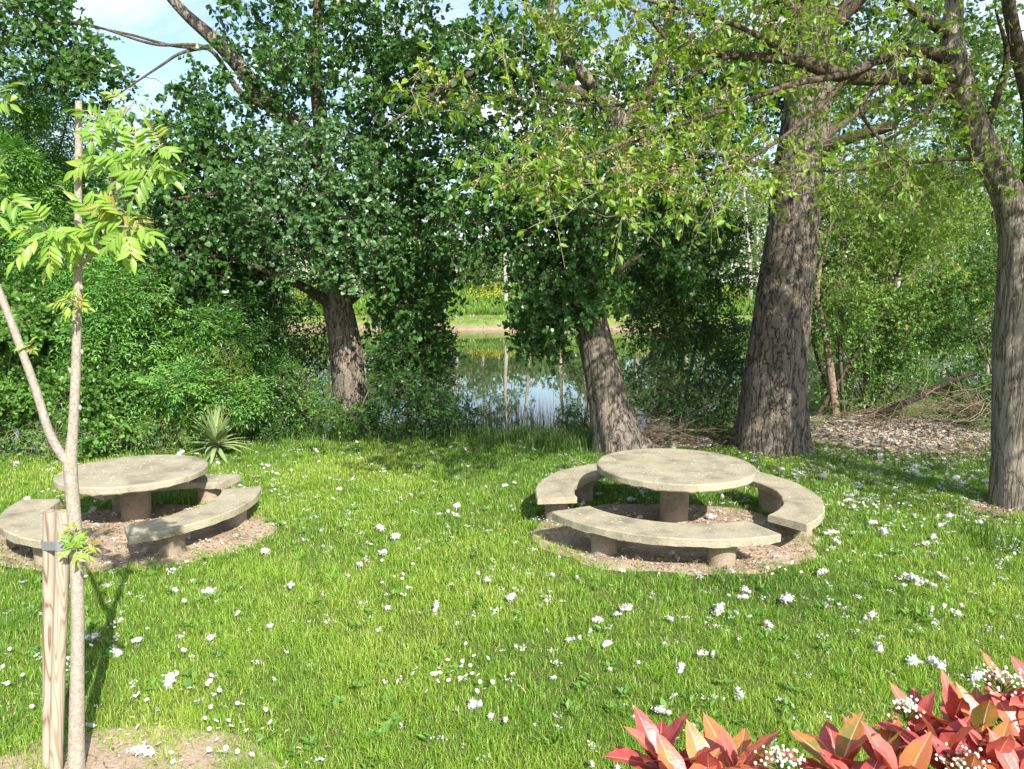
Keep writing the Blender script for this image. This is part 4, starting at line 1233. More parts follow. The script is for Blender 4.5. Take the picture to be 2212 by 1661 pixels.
def soil_mask(x, y):
    """0 where bare soil shows"""
    keepv = np.ones_like(x)
    for T in TABLES:
        dx, dy = x - T['sc'][0], (y - T['sc'][1]) / .78
        d = np.hypot(dx, dy); a = np.arctan2(dy, dx)
        e = soil_edge(T['sc'], a) + T['sr']
        keepv *= np.clip((d - e + .30 + .5 * (fbm(x * 7, y * 7, 79, 2) - .5)) / .38, 0, 1) ** 1.5
    # worn patch round the sapling
    d = np.hypot((x + 2.05) / 1.0, (y - 3.62) / .42)
    keepv *= np.clip((d - .1 - 1.5 * (fbm(x * 6, y * 6, 71, 3) - .4)) / .5, 0.03, 1)
    d = np.hypot((x - 6.7) / 1.9, (y - 12.0) / 1.35)
    keepv *= np.clip((d - .75 - .5 * (fbm(x * 2, y * 2, 72, 3) - .5)) / .3, 0.05, 1)
    d = np.hypot((x - 5.8) / .6, (y - 8.3) / .35)
    keepv *= np.clip((d - .7) / .3, 0, 1)
    d = np.hypot((x - 2.3) / 1.6, (y - 12.1) / .8)
    keepv *= np.clip((d - .6 - .5 * (fbm(x * 2, y * 2, 73, 3) - .5)) / .3, 0.1, 1)
    return keepv


def blades(mb, x, y, h, w, rnd, lean, r, curl=.35):
    n = len(x)
    z = ground_z(x, y)
    az = r.random(n) * 6.283
    d = np.column_stack([np.cos(az), np.sin(az), np.zeros(n)])
    fa = az + math.pi / 2 + r.normal(size=n) * .5
    s = np.column_stack([np.cos(fa), np.sin(fa), np.zeros(n)]) * (w / 2)[:, None]
    b = np.column_stack([x, y, z - .004])
    up = np.array([0, 0, 1.0])
    m = b + up * (h * .55)[:, None] + d * (lean * h * .3)[:, None]
    t = b + up * (h * (1 - curl * lean * lean))[:, None] + d * (lean * h)[:, None]
    v = np.stack([b - s, b + s, m + s * .8, m - s * .8, t], 1)
    base = (np.arange(n) * 5)[:, None]
    mb.add(v.reshape(-1, 3), base + np.array([0, 1, 2, 3]), rnd)
    # tips share the vertices already added
    f = (base + np.array([3, 2, 4]) + mb.nv - n * 5).astype(np.int32)
    mb.l.append(f.ravel()); mb.n.append(np.full(n, 3, np.int32)); mb.r.append(np.broadcast_to(rnd, (n,)).astype(np.float32).copy()); mb.m.append(np.zeros(n, np.int32))


mb = MB()
N = 620000
yy = 2.7 + (13.6 - 2.7) * r.random(N) ** 1.15
xx = (r.random(N) * 2 - 1) * (.74 * yy + 1.0)
# keep density falling with distance (rows sampled evenly, widths grow with distance)
ok = (r.random(N) < soil_mask(xx, yy)) & (yy < np.minimum(edge_y(xx), 14.3) + .15)
pat = fbm(xx * 1.4, yy * 1.4, 74, 4)
ok &= r.random(N) < (.40 + .9 * pat) * (.55 + .9 * fbm(xx * 9, yy * 9, 78, 2))
xx, yy, pat = xx[ok], yy[ok], pat[ok]
n = len(xx)
h = (.035 + .05 * r.random(n) ** 1.3) * (.75 + .6 * fbm(xx * 2.2, yy * 2.2, 75, 3))
h *= .72 + .75 * np.clip((fbm(xx * 7, yy * 7, 76, 3) - .40) * 3.2, 0, 1)
w = (.0030 + .0016 * r.random(n)) * (1 + np.maximum(yy - 4, 0) * .10)
pat2 = fbm(xx * .5 + 4, yy * .5, 77, 3)
rnd = np.clip(.48 * r.random(n) + .75 * (pat2 - .28) + .40 * (pat - .38) + .10 * np.clip((yy - 6) / 6, 0, 1) * (xx < 1) , 0, .93)
rnd = np.where(r.random(n) < .06, .93 + .07 * r.random(n), rnd)
blades(mb, xx, yy, h, w, rnd, .25 + .9 * r.random(n), r)
tag(mb.obj('grass', M['grass']), 'short green lawn grass', 'grass', kind='stuff')

# longer fringe where the mower stops
mb = MB()
spots = []
n = 30000
x = r.uniform(-9.5, 9.5, n); y = np.minimum(edge_y(x), 14.3) - .15 + 1.5 * r.random(n)
ok = r.random(n) < np.clip(.9 * fbm(x * 1.3, y * 1.3, 80, 2), 0, 1) * np.where((x > 1.9) & (x < 9), .25, 1)
x, y = x[ok], y[ok]; n = len(x)
h = .10 + .28 * r.random(n) * fbm(x * 1.2, y * 1.2, 81, 2) * 1.6
blades(mb, x, y, h, .006 + .006 * r.random(n), np.clip(.55 * r.random(n) + .45 * fbm(x, y, 82, 2), 0, 1), .2 + .8 * r.random(n), r)
for u, v, su, nn in [(640, 948, .55, 900), (580, 940, .35, 600), (740, 940, .3, 400), (1130, 955, .8, 900), (1200, 962, .5, 500), (1230, 975, .3, 400), (2185, 990, .3, 300), (2150, 1180, .12, 120), (560, 1230, .1, 0)]:
    if not nn: continue
    c = G(u, v)
    x = c[0] + r.normal(size=nn) * su; y = c[1] + r.normal(size=nn) * .25
    blades(mb, x, y, .15 + .3 * r.random(nn), .006 + .006 * r.random(nn), np.clip(.9 * r.random(nn), 0, 1), .2 + .8 * r.random(nn), r)
tag(mb.obj('tall_grass', M['tall_grass']), 'unmown tall grass along the pond edge', 'grass', kind='stuff')

# reeds in the shallow water at the gap
mb = MB()
n = 1500
x = np.concatenate([r.normal(-.2, .75, n // 2), r.uniform(-1.6, 1.6, n - n // 2)]); y = 13.1 + 2.2 * r.random(n)
z0 = ground_z(x, y)
hh = .35 + .55 * r.random(n) + np.maximum(-z0, 0) * .5
blades(mb, x, y, hh, .006 + .006 * r.random(n), r.random(n), .05 + .22 * r.random(n), r)
tag(mb.obj('reeds', M['reed']), 'dry brown reeds standing in the shallows', 'reeds', kind='stuff')

# broad-leaved weeds in the lawn
mb = MB()
nc = 420
cy = 3.2 + 8.5 * r.random(nc) ** 1.3; cx = (r.random(nc) * 2 - 1) * (.7 * cy)
ok = r.random(nc) < soil_mask(cx, cy) * np.clip((fbm(cx * .8, cy * .8, 85, 2) - .25) * 3, .05, 1)
cx, cy = cx[ok], cy[ok]; nc = len(cx)
per = 7
az = r.random(nc * per) * 6.28
pos = np.repeat(np.column_stack([cx, cy, ground_z(cx, cy) + .02]), per, 0) + r.normal(size=(nc * per, 3)) * [.02, .02, .006]
leaves(mb, pos, np.column_stack([np.cos(az), np.sin(az), .5 + .5 * r.random(nc * per)]), np.tile([0, 0, 1.0], (nc * per, 1)), .035 + .045 * r.random(nc * per), 'small', .5 + .4 * r.random(nc * per))
tag(mb.obj('lawn_weeds', M['bush_leaf']), 'small broad leaved weeds scattered in the lawn', 'weeds', kind='stuff')

# leaf litter and twigs on bare soil
mb = MB()


def litter(n, x, y, size):
    z = ground_z(x, y) + .018 + .012 * r.random(n)
    az = r.random(n) * 6.28
    leaves(mb, np.column_stack([x, y, z]), np.column_stack([np.cos(az), np.sin(az), .25 * r.normal(size=n)]), unit(np.column_stack([.5 * r.normal(size=n), .5 * r.normal(size=n), np.ones(n)])), size * (.5 + r.random(n)), 'lance', r.random(n))


for T in TABLES:
    n = 5200
    a = r.random(n) * 6.283; d = 1.38 * r.random(n) ** .62
    litter(n, T['sc'][0] + d * np.cos(a), T['sc'][1] + .78 * d * np.sin(a), .03)
n = 9000
litter(n, 6.7 + 1.25 * r.normal(size=n), 12.3 + .75 * r.normal(size=n), .07)
n = 3000
litter(n, 2.4 + .8 * r.normal(size=n), 12.2 + .5 * r.normal(size=n), .06)
n = 1500
litter(n, 5.75 + .45 * r.normal(size=n), 8.25 + .25 * r.normal(size=n), .04)
n = 400
litter(n, -2.1 + .5 * r.normal(size=n), 3.65 + .3 * r.normal(size=n), .03)
tag(mb.obj('leaf_litter', M['litter']), 'dry brown leaf litter and bark bits on bare soil', 'leaf litter', kind='stuff')
# bare earth sheet under the litter at the right, and the worn patch at the sapling
for nm, c, ra, rb, mm in [('soil', (6.7, 12.4), 2.2, 1.3, 'litter_soil'), ('soil', (2.4, 12.2), 1.3, .7, 'litter_soil'), ('soil', (-2.05, 3.55), .85, .45, 'soil'), ('soil', (5.8, 8.3), .65, .38, 'litter_soil')]:
    g = MB()
    a = np.arange(64) * 2 * math.pi / 64
    V = []
    for q in np.linspace(0.05, 1, 14):
        e = q * (1 + .35 * (fbm(np.cos(a) * 2 + c[0], np.sin(a) * 2, 90, 3) - .5))
        x = c[0] + ra * e * np.cos(a); y = c[1] + rb * e * np.sin(a)
        V.append(np.column_stack([x, y, ground_z(x, y) + (.012 if q < .97 else -.01)]))
    V = np.vstack(V)
    i = np.arange(13)[:, None] * 64; j = np.arange(64)[None]; j2 = (j + 1) % 64
    g.add(V, np.stack([i + j, i + j2, i + 64 + j2, i + 64 + j], -1).reshape(-1, 4))
    tag(g.obj(nm, M[mm], smooth=True), kind='structure')

# ------------------------------------------------------------------ seed fluff tufts
fl = []
for k in range(8):
    rf = np.random.default_rng(600 + k)
    mb = MB()
    m = 7
    path = np.cumsum(rf.normal(size=(m, 3)) * [.34, .2, .08] + [.18, 0, 0], axis=0); path -= path.mean(0); path[:, 2] += .25
    for p_ in path:
        R_ = .16 + .2 * rf.random()
        th = np.linspace(.15, math.pi - .15, 6)
        a = np.arange(9) * 2 * math.pi / 9
        RR = R_ * (1 + .45 * rf.normal(size=(6, 9)) * .5)
        V = p_ + np.stack([RR * np.sin(th)[:, None] * np.cos(a)[None], RR * np.sin(th)[:, None] * np.sin(a)[None], RR * np.cos(th)[:, None]], -1)
        i = np.arange(5)[:, None] * 9; j = np.arange(9)[None]; j2 = (j + 1) % 9
        mb.add(V.reshape(-1, 3), np.stack([i + j, i + 9 + j, i + 9 + j2, i + j2], -1).reshape(-1, 4), rf.random())
    n = 150
    c = path[rf.integers(0, m, n)] + rf.normal(size=(n, 3)) * .16
    leaves(mb, c, rand_unit(n, rf), rand_unit(n, rf), .22 + .25 * rf.random(n), 'lance', rf.random(n))
    fl.append(mb.mesh('fluff', M['fluff'], True))
rf = np.random.default_rng(640)


def fluff_pts(n, power, sd):
    q = np.random.default_rng(sd)
    y = 3.2 + 9.0 * q.random(n * 3) ** power
    x = (q.random(n * 3) * 2 - 1) * (.68 * y + .2)
    dens = .35 + .9 * np.clip(fbm(x * .9, y * .9, 95, 3) * 1.6 - .3, 0, 1) + .35 * (x > 0) + .3 * ((x > 3.5) & (y > 8.5))
    ok = q.random(n * 3) < dens / 1.7
    return x[ok][:n], y[ok][:n]


fx, fy = fluff_pts(300, .9, 641)
for x, y in zip(fx, fy):
    o = bpy.data.objects.new('seed_fluff', fl[int(rf.integers(7))]); COL.objects.link(o)
    s = .022 + .050 * rf.random() ** 2
    o.location = (x, y, float(ground_z(x, y)) + .032 + .015 * rf.random())
    o.rotation_euler = (rf.normal() * .3, rf.normal() * .3, rf.random() * 6.28)
    o.scale = (s, s, s * (.7 + .6 * rf.random()))
    tag(o, 'white tuft of poplar seed fluff caught in the lawn', 'seed fluff', 'seed fluff tufts on the lawn')
mb = MB()
fx, fy = fluff_pts(1100, .62, 642)
q = np.random.default_rng(643)
xr = np.concatenate([fx, 6.5 + 1.2 * q.normal(size=900), 5.2 + 1.3 * q.normal(size=500)]); yr = np.concatenate([fy, 12.4 + .6 * q.normal(size=900), 9.9 + 1.0 * q.normal(size=500)])
n0 = len(xr)
zr = ground_z(xr, yr) + .04
for T in TABLES:
    a = q.random(70) * 6.283; d = .78 * T['R'] / .83 * np.sqrt(q.random(70))
    xr = np.concatenate([xr, T['c'][0] + d * np.cos(a)]); yr = np.concatenate([yr, T['c'][1] + d * np.sin(a)]); zr = np.concatenate([zr, np.full(70, T['zt'] + .001)])
for ti in (0, 1):
    for (c2, a0, a1, r0, r1, lega) in ARCS[ti]:
        a = np.radians(q.uniform(a0 + 3, a1 - 3, 26)); d = q.uniform(r0 + .04, r1 - .04, 26)
        xr = np.concatenate([xr, c2[0] + d * np.cos(a)]); yr = np.concatenate([yr, c2[1] + d * np.sin(a)]); zr = np.concatenate([zr, np.full(26, TABLES[ti]['zs'] + .001)])
n = len(xr); per = 18
c = np.column_stack([xr, yr, zr])
s = (.010 + .016 * q.random(n)); s[n0:] *= .42
az = q.random(n) * 6.28
st = np.column_stack([np.cos(az), np.sin(az), np.zeros(n)])
P_ = np.repeat(c, per, 0) + q.normal(size=(n * per, 3)) * np.repeat(s, per)[:, None] * .45 * [1, 1, .6] + np.repeat(st * s[:, None], per, 0) * q.normal(size=(n * per, 1))
leaves(mb, P_, rand_unit(n * per, q), rand_unit(n * per, q), np.repeat(s, per) * (.35 + .45 * q.random(n * per)), 'poplar', q.random(n * per))
tag(mb.obj('fluff_scatter', M['fluff']), 'fine white seed fluff sprinkled over lawn and litter', 'seed fluff', kind='stuff')

# ------------------------------------------------------------------ daisies and dandelions
def daisy_meshes():
    q = np.random.default_rng(700)
    mb = MB(); n = 22
    a = np.arange(n) * 6.283 / n
    d = np.column_stack([np.cos(a), np.sin(a), .18 + .12 * q.random(n)])
    leaves(mb, d * .25 * [1, 1, 0], d, np.tile([0, 0, 1.0], (n, 1)), .8, 'lance', q.random(n))
    leaves(mb, d * .25 * [1, 1, 0] + [0, 0, .03], unit(d + q.normal(size=(n, 3)) * .12), np.tile([0, 0, 1.0], (n, 1)), .75, 'lance', q.random(n))
    pet = mb.mesh('petals', M['petal'])
    mb = MB(); lathe(mb, (0, 0), [(.36, .02), (.34, .12), (.22, .2), (.02, .23)], k=10)
    disc = mb.mesh('disc', M['disc_yellow'], True)
    mb = MB(); tube(mb, [(0, 0, -4.5), (.2, .1, -2), (0, 0, 0)], .07, k=4, cap=False)
    stem = mb.mesh('stem', M['stem_green'])
    mb = MB()
    leaves(mb, d * .25 * [1, 1, 0], d, np.tile([0, 0, 1.0], (n, 1)), .8, 'lance', q.random(n), 0)
    lathe(mb, (0, 0), [(.36, .02), (.34, .12), (.22, .2), (.02, .23)], k=8)
    mb.m[-1][:] = 1
    tube(mb, [(0, 0, -4.5), (0, 0, 0)], .07, k=3, cap=False, mat=2)
    small = mb.mesh('daisy', [M['petal'], M['disc_yellow'], M['stem_green']])
    return pet, disc, stem, small


PET, DISC, STEM, SMALL = daisy_meshes()
q = np.random.default_rng(710)
DAISY = [((45, 1490), (55, 38), 26, 'beside the wooden stakes at the left edge'), ((195, 1445), (22, 40), 9, 'in the shadow of the sapling trunk'),
         ((985, 1470), (52, 26), 34, 'in the middle of the foreground lawn'), ((455, 1615), (60, 30), 28, 'in front of the bare soil at the sapling foot'),
         ((480, 1520), (28, 22), 11, 'right of the sapling shadow'), ((300, 1540), (25, 40), 4, 'along the edge of the worn soil'),
         ((1895, 1103), (28, 9), 38, 'dense between the right bench and the elm'), ((1975, 1135), (30, 10), 14, 'thin at the foot of the elm'),
         ((1875, 1272), (16, 8), 8, 'on the open lawn below the elm'), ((1705, 1245), (24, 8), 9, 'in front of the right bench soil ring'),
         ((865, 1258), (34, 16), 10, 'left of the middle of the lawn'), ((600, 1050), (22, 16), 9, 'right of the left picnic table'), ((2190, 1205), (16, 8), 6, 'at the right edge of the lawn')]
for (u, v), (su, sv), n, where in DAISY:
    near = v > 1400
    for k in range(n):
        p = G(u + q.normal() * su, min(v + q.normal() * sv, 1675))
        gz = float(ground_z(p[0], p[1]))
        s = .0125 + .0035 * q.random()
        loc = (p[0], p[1], gz + .055 + .02 * q.random())
        rot = (q.normal() * .22 + .62, q.normal() * .25, q.random() * 6.28)
        lab, grp = 'small white daisy with yellow centre, ' + where, 'daisies ' + where
        if near:
            o = thing('daisy', loc, lab, 'flower', grp)
            for nm, me in (('petals', PET), ('disc', DISC), ('stem', STEM)):
                ch = bpy.data.objects.new(nm, me); COL.objects.link(ch); ch.parent = o
        else:
            o = bpy.data.objects.new('daisy', SMALL); COL.objects.link(o); o.location = loc; tag(o, lab, 'flower', grp)
        o.rotation_euler = rot; o.scale = (s, s, s)
mb = MB(); n = 46
a = q.random(n) * 6.283
d = np.column_stack([np.cos(a), np.sin(a), q.random(n) * 1.3])
leaves(mb, np.zeros((n, 3)), d, np.tile([0, 0, 1.0], (n, 1)) + d * .1, 1.0, 'lance', q.random(n))
DAND = mb.mesh('dandelion', M['flower_yellow'])
for u, v in [(1121, 1144), (1091, 1163), (1162, 1178), (1377, 1230), (1430, 1218)]:
    p = G(u, v)
    o = thing('dandelion', (p[0], p[1], .08), 'yellow dandelion at the soil edge by the right picnic table', 'flower', 'dandelions by the right picnic table')
    ch = bpy.data.objects.new('flower_head', DAND); COL.objects.link(ch); ch.parent = o
    ch = bpy.data.objects.new('stem', STEM); COL.objects.link(ch); ch.parent = o
    o.scale = (.017,) * 3

# ------------------------------------------------------------------ yucca
q = np.random.default_rng(720)
p = G(468, 985)
yu = thing('yucca', tuple(p), 'spiky yucca rosette at the lawn edge behind the left picnic table', 'plant')
mb = MB()
for k in range(90):
    az = q.random() * 6.283; el = math.radians(-15 + 100 * (k / 90) ** .8)
    L = (.50 + .20 * q.random()); w = .026 + .010 * q.random()
    d = np.array([math.cos(az) * math.cos(el), math.sin(az) * math.cos(el), math.sin(el)])
    s = unit(np.cross(d, [0, 0, 1.0]) + 1e-6)
    t = np.array([0, .25, .55, .85, 1.0]); ww = np.array([.7, 1, .95, .45, .04]) * w
    c = np.array([0, 0, .14 + .1 * (k / 90)]) + d * (t * L)[:, None] - np.array([0, 0, 1]) * ((t ** 2.2) * .26 * L * (math.cos(el)))[:, None]
    nn = np.cross(s, d)
    v = np.stack([c - s * ww[:, None] + nn * ww[:, None] * .4, c, c + s * ww[:, None] + nn * ww[:, None] * .4], 1).reshape(-1, 3)
    v[:, 2] = np.maximum(v[:, 2], .01)
    f = []
    for i in range(4):
        f += [(i * 3, i * 3 + 1, i * 3 + 4, i * 3 + 3), (i * 3 + 1, i * 3 + 2, i * 3 + 5, i * 3 + 4)]
    mb.add(v, f, q.random())
mb.obj('leaves', M['yucca_leaf'], yu)
mb = MB(); tube(mb, [(0, 0, -.05), (0, 0, .1), (0, 0, .26)], [.07, .06, .04], k=10, wob=.2); mb.obj('stem', M['dead_wood'], yu, smooth=True)

# ------------------------------------------------------------------ staked sapling
SY = 3.62
r = np.random.default_rng(800)
sb = PY(166, 1700, SY); sb[2] = -.02
rows = [(166, 1705, SY, .042), (165, 1600, SY, .039), (167, 1450, SY, .034), (168, 1340, SY, .0315), (166, 1240, SY, .031), (161, 1130, SY, .0325), (155, 1050, SY, .0315), (152, 1000, SY, .032), (157, 940, SY, .0245), (163, 830, SY, .0225), (166, 720, SY, .0205), (168, 600, SY, .0185), (169, 500, SY, .0175), (169, 400, SY, .0165), (170, 300, SY, .0160), (170, 219, SY, .0150)]
tb = MB()
S = smooth_path(path_d(rows), .025)
tube(tb, S[:, :3], S[:, 3], k=18, wob=.10, seed=3)
for u, v in [(152, 800), (177, 760), (148, 1135), (176, 620), (160, 690), (173, 880)]:
    c = PY(u, v, SY - .02)
    tube(tb, [c - [0, 0, .012], c, c + [0, 0, .012]], [.005, .009, .004], k=8)
B1 = smooth_path(path_d([(152, 1005, SY, .026), (128, 975, SY - .02, .0225), (105, 930, SY - .04, .021), (80, 850, SY - .06, .0195), (50, 765, SY - .08, .0185), (12, 665, SY - .1, .017), (-40, 540, SY - .12, .015), (-90, 430, SY - .14, .016)]), .025)
b1 = MB(); tube(b1, B1[:, :3], B1[:, 3], k=14, wob=.10, seed=6)
twl = [[(172, 572, SY, .011), (198, 553, SY - .04, .009), (222, 515, SY - .06, .0085), (233, 460, SY - .06, .008), (240, 410, SY - .06, .0072), (247, 350, SY - .06, .006), (252, 290, SY - .05, .005), (268, 250, SY - .05, .004), (292, 215, SY - .05, .003)],
       [(240, 410, SY - .06, .006), (268, 395, SY - .1, .0055), (292, 365, SY - .12, .005), (320, 335, SY - .14, .004), (352, 310, SY - .16, .0025)],
       [(226, 500, SY - .06, .005), (250, 490, SY - .14, .004), (285, 490, SY - .18, .003)],
       [(163, 560, SY, .005), (135, 520, SY - .1, .004), (95, 500, SY - .15, .0025)],
       [(252, 300, SY - .05, .004), (225, 260, SY - .08, .003), (200, 245, SY - .1, .002)]]
tw = MB(); TW = []
for rw in twl:
    q_ = smooth_path(path_d(rw), .03); TW.append(q_); tube(tw, q_[:, :3], q_[:, 3], k=7)
# dead pruned shoots, pale
for rw in [[(168, 420, SY + .03, .004), (215, 430, SY + .1, .0035), (255, 436, SY + .15, .003), (300, 428, SY + .2, .0015)], [(160, 440, SY, .003), (135, 405, SY - .02, .0025), (115, 400, SY - .02, .0012)], [(180, 470, SY, .004), (215, 448, SY - .02, .0035), (240, 435, SY - .04, .002)]]:
    q_ = smooth_path(path_d(rw), .03); tube(tw, q_[:, :3], q_[:, 3], k=6)
lf = MB()


def pinnate_leaf(u, v, Y, du, dv, L, n=4, tone=(.2, .8), size=.075, depth=-.3):
    """one compound leaf starting at picture point u,v heading along (du,dv)"""
    b = PY(u, v, Y)
    d = unit(np.array([du, depth * (.4 + r.random()), -dv + .0]))
    up = unit(np.array([0.1, -.8, .75]) + r.normal(size=3) * .3)
    side = unit(np.cross(d, up))
    t = np.linspace(0, 1, 6)[:, None]
    rach = b + d * L * t - np.array([0, 0, 1]) * L * .2 * t ** 2
    tube(tw, rach, np.linspace(.0016, .0008, 6), k=4, cap=False)
    tn = tone[0] + (tone[1] - tone[0]) * r.random()
    pos, dirs, sz, rn = [], [], [], []
    for i in range(n):
        tt = .32 + .62 * i / (n - .3)
        p = b + d * L * tt - np.array([0, 0, 1]) * L * .2 * tt ** 2
        for s in (-1, 1):
            pos.append(p); dirs.append(unit(d * .65 + side * s * .95 + np.array([0, 0, -.10]) + r.normal(size=3) * .1)); sz.append(size * (.8 + .35 * math.sin(math.pi * (.25 + .6 * i / n)) * 1.0)); rn.append(tn + .08 * r.normal())
    pos.append(rach[-1]); dirs.append(unit(d + np.array([0, 0, -.5]))); sz.append(size * 1.15); rn.append(tn)
    nr = np.tile(up, (len(pos), 1)) + r.normal(size=(len(pos), 3)) * .22
    leaves(lf, np.array(pos), np.array(dirs), nr, np.array(sz) * 1.3, 'leaflet', np.clip(rn, 0, 1))


def whorl(u, v, Y, n, L=.17, spread=1.0, **kw):
    for k in range(n):
        a = 2 * math.pi * (k + r.random() * .6) / n
        pinnate_leaf(u + r.normal() * 5, v + r.normal() * 5, Y + r.normal() * .03, math.cos(a) * spread, math.sin(a) * .75 - .15, L * (.75 + .5 * r.random()), **kw)


for q_ in TW:
    pass
for (u, v, Y, n, kw) in [(285, 222, SY - .05, 5, dict(tone=(.5, 1.0), L=.12, size=.05)), (252, 270, SY - .05, 4, dict(L=.15, size=.06)), (200, 250, SY - .1, 4, dict(L=.12, size=.055)), (262, 320, SY - .08, 6, dict()), (300, 350, SY - .14, 6, dict()), (345, 315, SY - .16, 5, dict(tone=(.4, .95), L=.14, size=.06)),
                         (330, 365, SY - .15, 4, dict()), (225, 345, SY - .08, 3, dict(L=.14)), (228, 490, SY - .1, 6, dict()), (280, 488, SY - .18, 6, dict()), (262, 445, SY - .08, 4, dict(L=.15, tone=(.4, .95))), (100, 498, SY - .15, 6, dict(tone=(.35, .95))), (140, 515, SY - .1, 4, dict(tone=(.35, .9))), (168, 545, SY - .04, 5, dict(L=.08, size=.04, tone=(.5, 1)))]:
    whorl(u, v, Y, n, n=3 if kw.get('size', .07) < .06 else 4, **kw) if False else None
    for k in range(max(3, n - 1)):
        a = 2 * math.pi * (k + r.random() * .6) / n
        pinnate_leaf(u + r.normal() * 6, v + r.normal() * 6, Y + r.normal() * .03, math.cos(a), math.sin(a) * .75 - .1, kw.get('L', .17) * .80 * (.75 + .5 * r.random()), n=4 if kw.get('size', .072) > .05 else 3, tone=kw.get('tone', (.15, .8)), size=kw.get('size', .072) * .74)
for (u, v, n, L, s) in [(0, 425, 5, .15, .06), (-30, 430, 4, .15, .06), (-15, 215, 5, .13, .05), (155, 655, 5, .06, .03), (175, 662, 3, .05, .028), (60, 752, 3, .05, .026), (165, 1185, 5, .06, .03), (182, 1172, 3, .05, .028), (160, 1150, 3, .05, .026)]:
    for k in range(n):
        a = 2 * math.pi * (k + r.random() * .6) / n
        pinnate_leaf(u + r.normal() * 3, v + r.normal() * 3, SY - .08, math.cos(a), math.sin(a) * .75 - .2, L * (.75 + .5 * r.random()), n=3, tone=(.45, 1.0) if s < .04 else (.3, .9), size=s)
sap = thing('sapling', tuple(sb), 'young forked sapling with pruned top and fresh pinnate leaves, tied to stakes', 'tree')
keep(tb.obj('trunk', M['sapling_bark'], smooth=True), sap)
keep(b1.obj('limb', M['sapling_bark'], smooth=True), sap)
keep(tw.obj('branches', M['pale_twig'], smooth=True), sap)
keep(lf.obj('foliage', [M['sapling_leaf'], M['sapling_rib']], smooth=True), sap)

# stakes
for k, (rows, lab) in enumerate([([(106, 1720, 3.66, .033), (107, 1500, 3.66, .0325), (107, 1300, 3.66, .032), (108, 1104, 3.66, .0315)], 'rough wooden stake with bold brown grain, the left one of the pair'),
                                 ([(119, 1720, 3.59, .032), (123, 1560, 3.59, .0325), (130, 1330, 3.60, .033), (138, 1104, 3.61, .0335)], 'pale weathered wooden stake next to the sapling trunk')]):
    mb = MB()
    S = smooth_path(path_d(rows), .05)
    tube(mb, S[:, :3], S[:, 3], k=24, wob=.03, seed=20 + k)
    o = mb.obj('wooden_stake', stake_mat('stake_wood', 3.0 + 7 * k, (.15, .085, .045) if k == 0 else (.25, .18, .12), 70.0 if k == 0 else 95.0))
    o.data.polygons.foreach_set('use_smooth', [len(p.vertices) == 4 for p in o.data.polygons])
    tag(recentre(o, tuple(S[0, :3])), lab, 'stake', 'stakes at the sapling')
# tie: flat band round stakes and trunk
mb = MB()
cA = PY(108, 1175, 3.66); cB = PY(135, 1175, 3.607); cT = PY(163, 1172, SY)
pts = []
hull = []
for c, rad in ((cA, .0345), (cB, .036), (cT, .036)):
    a = np.arange(48) * 2 * math.pi / 48
    hull.append(np.column_stack([c[0] + rad * np.cos(a), c[1] + rad * np.sin(a), np.full(48, c[2])]))
H_ = np.vstack(hull)


def convex(P):
    idx = sorted(range(len(P)), key=lambda i: (P[i][0], P[i][1]))
    def half(ix):
        h = []
        for i in ix:
            while len(h) > 1 and np.cross(P[h[-1]][:2] - P[h[-2]][:2], P[i][:2] - P[h[-2]][:2]) <= 0:
                h.pop()
            h.append(i)
        return h
    return half(idx)[:-1] + half(idx[::-1])[:-1]


hp = H_[convex(H_)]
k = len(hp)
cen = hp.mean(0)
outw = unit((hp - cen) * [1, 1, 0])
hw = .023
V = np.vstack([hp + [0, 0, -hw], hp + outw * .003 + [0, 0, -hw], hp + outw * .003 + [0, 0, hw], hp + [0, 0, hw]])
j = np.arange(k); j2 = (j + 1) % k
for q_ in range(4):
    a_, b_ = q_ * k, ((q_ + 1) % 4) * k
    mb.add(V, np.stack([a_ + j, a_ + j2, b_ + j2, b_ + j], -1)) if q_ == 0 else mb.add(V, np.stack([a_ + j, a_ + j2, b_ + j2, b_ + j], -1))
o = mb.obj('tree_tie', M['strap'])
tag(recentre(o, tuple(cB)), 'grey rubber strap binding the sapling to the stakes', 'strap')
mb = MB()
c = PY(117, 1175, 3.66 - .045)
tube(mb, [c + [0, .006, 0], c + [0, .002, 0], c + [0, -.004, 0]], [.012, .012, .009], k=12)
tube(mb, [c + [.012, 0, -.024], c + [.012, -.002, .024]], [.003, .003], k=6)
kb = mb.obj('buckle', M['strap'], smooth=True)
keep(kb, o)

# ------------------------------------------------------------------ red photinia hedge in the lower right corner
r = np.random.default_rng(900)
ph = thing('photinia_hedge', (1.15, 1.45, 0), 'red leaved photinia hedge with white flower buds in the near corner', 'hedge')
red, grn, stm = MB(), MB(), MB()
TIPS = [(1425, 1640, 1.62), (1530, 1690, 1.55), (1592, 1672, 1.60), (1815, 1655, 1.60), (1905, 1640, 1.66), (1985, 1580, 1.72), (2060, 1560, 1.72), (2030, 1640, 1.6), (2120, 1590, 1.66), (2180, 1530, 1.72), (2150, 1650, 1.56), (2220, 1600, 1.62), (2260, 1520, 1.7), (1950, 1700, 1.5), (1860, 1720, 1.48), (2090, 1700, 1.5), (2210, 1700, 1.5), (1480, 1730, 1.5), (2300, 1640, 1.6), (2330, 1540, 1.7)]


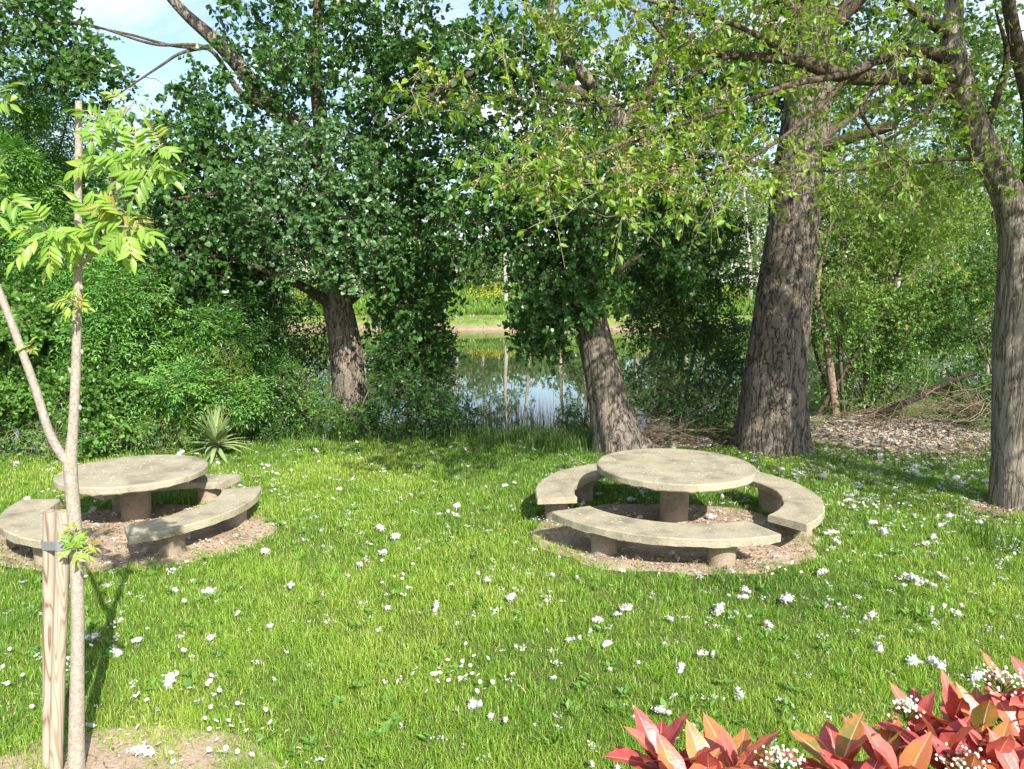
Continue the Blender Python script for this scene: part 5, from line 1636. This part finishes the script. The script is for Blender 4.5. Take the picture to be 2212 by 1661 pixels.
def photinia_whorl(b, n, L, tone, elev):
    for k in range(n):
        f = k / n
        a = 2.4 * k + r.random() * .5
        el = math.radians(elev[0] + (elev[1] - elev[0]) * f + 8 * r.normal())
        d = np.array([math.cos(a) * math.cos(el), math.sin(a) * math.cos(el), math.sin(el)])
        up = unit(np.array([-math.cos(a) * math.sin(el), -math.sin(a) * math.sin(el), math.cos(el)]) + r.normal(size=3) * .15)
        l = L * (1.0 - .45 * abs(f - .35)) * (.85 + .3 * r.random())
        leaves(red, (b - np.array([0, 0, .035]) * (1 - f) * 1.3)[None], d[None], up[None], np.array([l]), 'broad', np.array([np.clip(tone + .30 * (.5 - f) * -1 + .20 * r.normal(), 0, 1)]))


for (u, v, Y) in TIPS:
    b = PY(u, v, Y)
    photinia_whorl(b, int(r.integers(8, 12)), .16, .35 + .3 * r.random(), (5, 82))
    q_ = np.array([b[0] + r.normal() * .05, b[1] + .02 * r.normal(), b[2] - .5])
    S = smooth_path(np.array([[*q_, .005], [*((b + q_) / 2 + r.normal(size=3) * .02), .004], [*b, .003]]), .05)
    tube(stm, S[:, :3], S[:, 3], k=6)
n = 1500
x = r.uniform(.35, 2.2, n); y = r.uniform(1.1, 1.75, n); ztop = 1.22 + .35 * np.clip((x - .4) / 1.0, 0, 1) - .12 - .5 * np.maximum(y - 1.62, 0)
z = ztop - .9 * r.random(n) ** 1.2
ok = np.ones(n, bool)
leaves(grn, np.column_stack([x, y, z])[ok], unit(rand_unit(n, r) + [0, -.1, .5])[ok], unit(rand_unit(n, r) * .7 + [0, 0, 1])[ok], .085 + .03 * r.random(n)[ok], 'broad', r.random(n)[ok])
for k in range(14):
    x0 = .4 + 1.75 * k / 13; y0 = 1.42 + .1 * r.normal()
    S = smooth_path(np.array([[x0 + r.normal() * .05, y0, -.05, .016], [x0 + r.normal() * .1, y0 + r.normal() * .05, .5, .012], [x0 + r.normal() * .12, y0 + r.normal() * .1, 1.1, .006]]), .1)
    tube(stm, S[:, :3], S[:, 3], k=7)
keep(stm.obj('stem', M['limb_bark'], smooth=True), ph)
keep(grn.obj('mature_leaves', [M['hedge_leaf'], M['stem_green']], smooth=True), ph)
keep(red.obj('young_leaves', [M['red_leaf'], M['red_rib']], smooth=True), ph)
for (u, v, Y, s) in [(1690, 1648, 1.58, .05), (1960, 1535, 1.74, .028), (2165, 1475, 1.78, .045), (2085, 1655, 1.55, .045), ]:
    mb = MB()
    c = PY(u, v - 14, Y - .06)
    n = 60
    p = r.normal(size=(n, 3)) * np.array([s, s, s * .35]) * .55
    p[:, 2] += -.6 * (p[:, 0] ** 2 + p[:, 1] ** 2) / s * .3
    for q_ in p:
        rr = .0030 + .0012 * r.random()
        lathe(mb, (c[0] + q_[0], c[1] + q_[1]), [(.0003, c[2] + q_[2] - rr), (rr * .8, c[2] + q_[2] - rr * .6), (rr, c[2] + q_[2]), (rr * .75, c[2] + q_[2] + rr * .7), (.0003, c[2] + q_[2] + rr)], k=7)
    for q_ in p:
        tube(mb, [c + [0, 0, -.05], c + q_ * [.5, .5, .3] + [0, 0, -.02], c + q_], [.0014, .001, .0007], k=4, cap=False, mat=1)
    keep(mb.obj('flower_cluster', [M['bud'], M['stem_green']], smooth=True), ph)
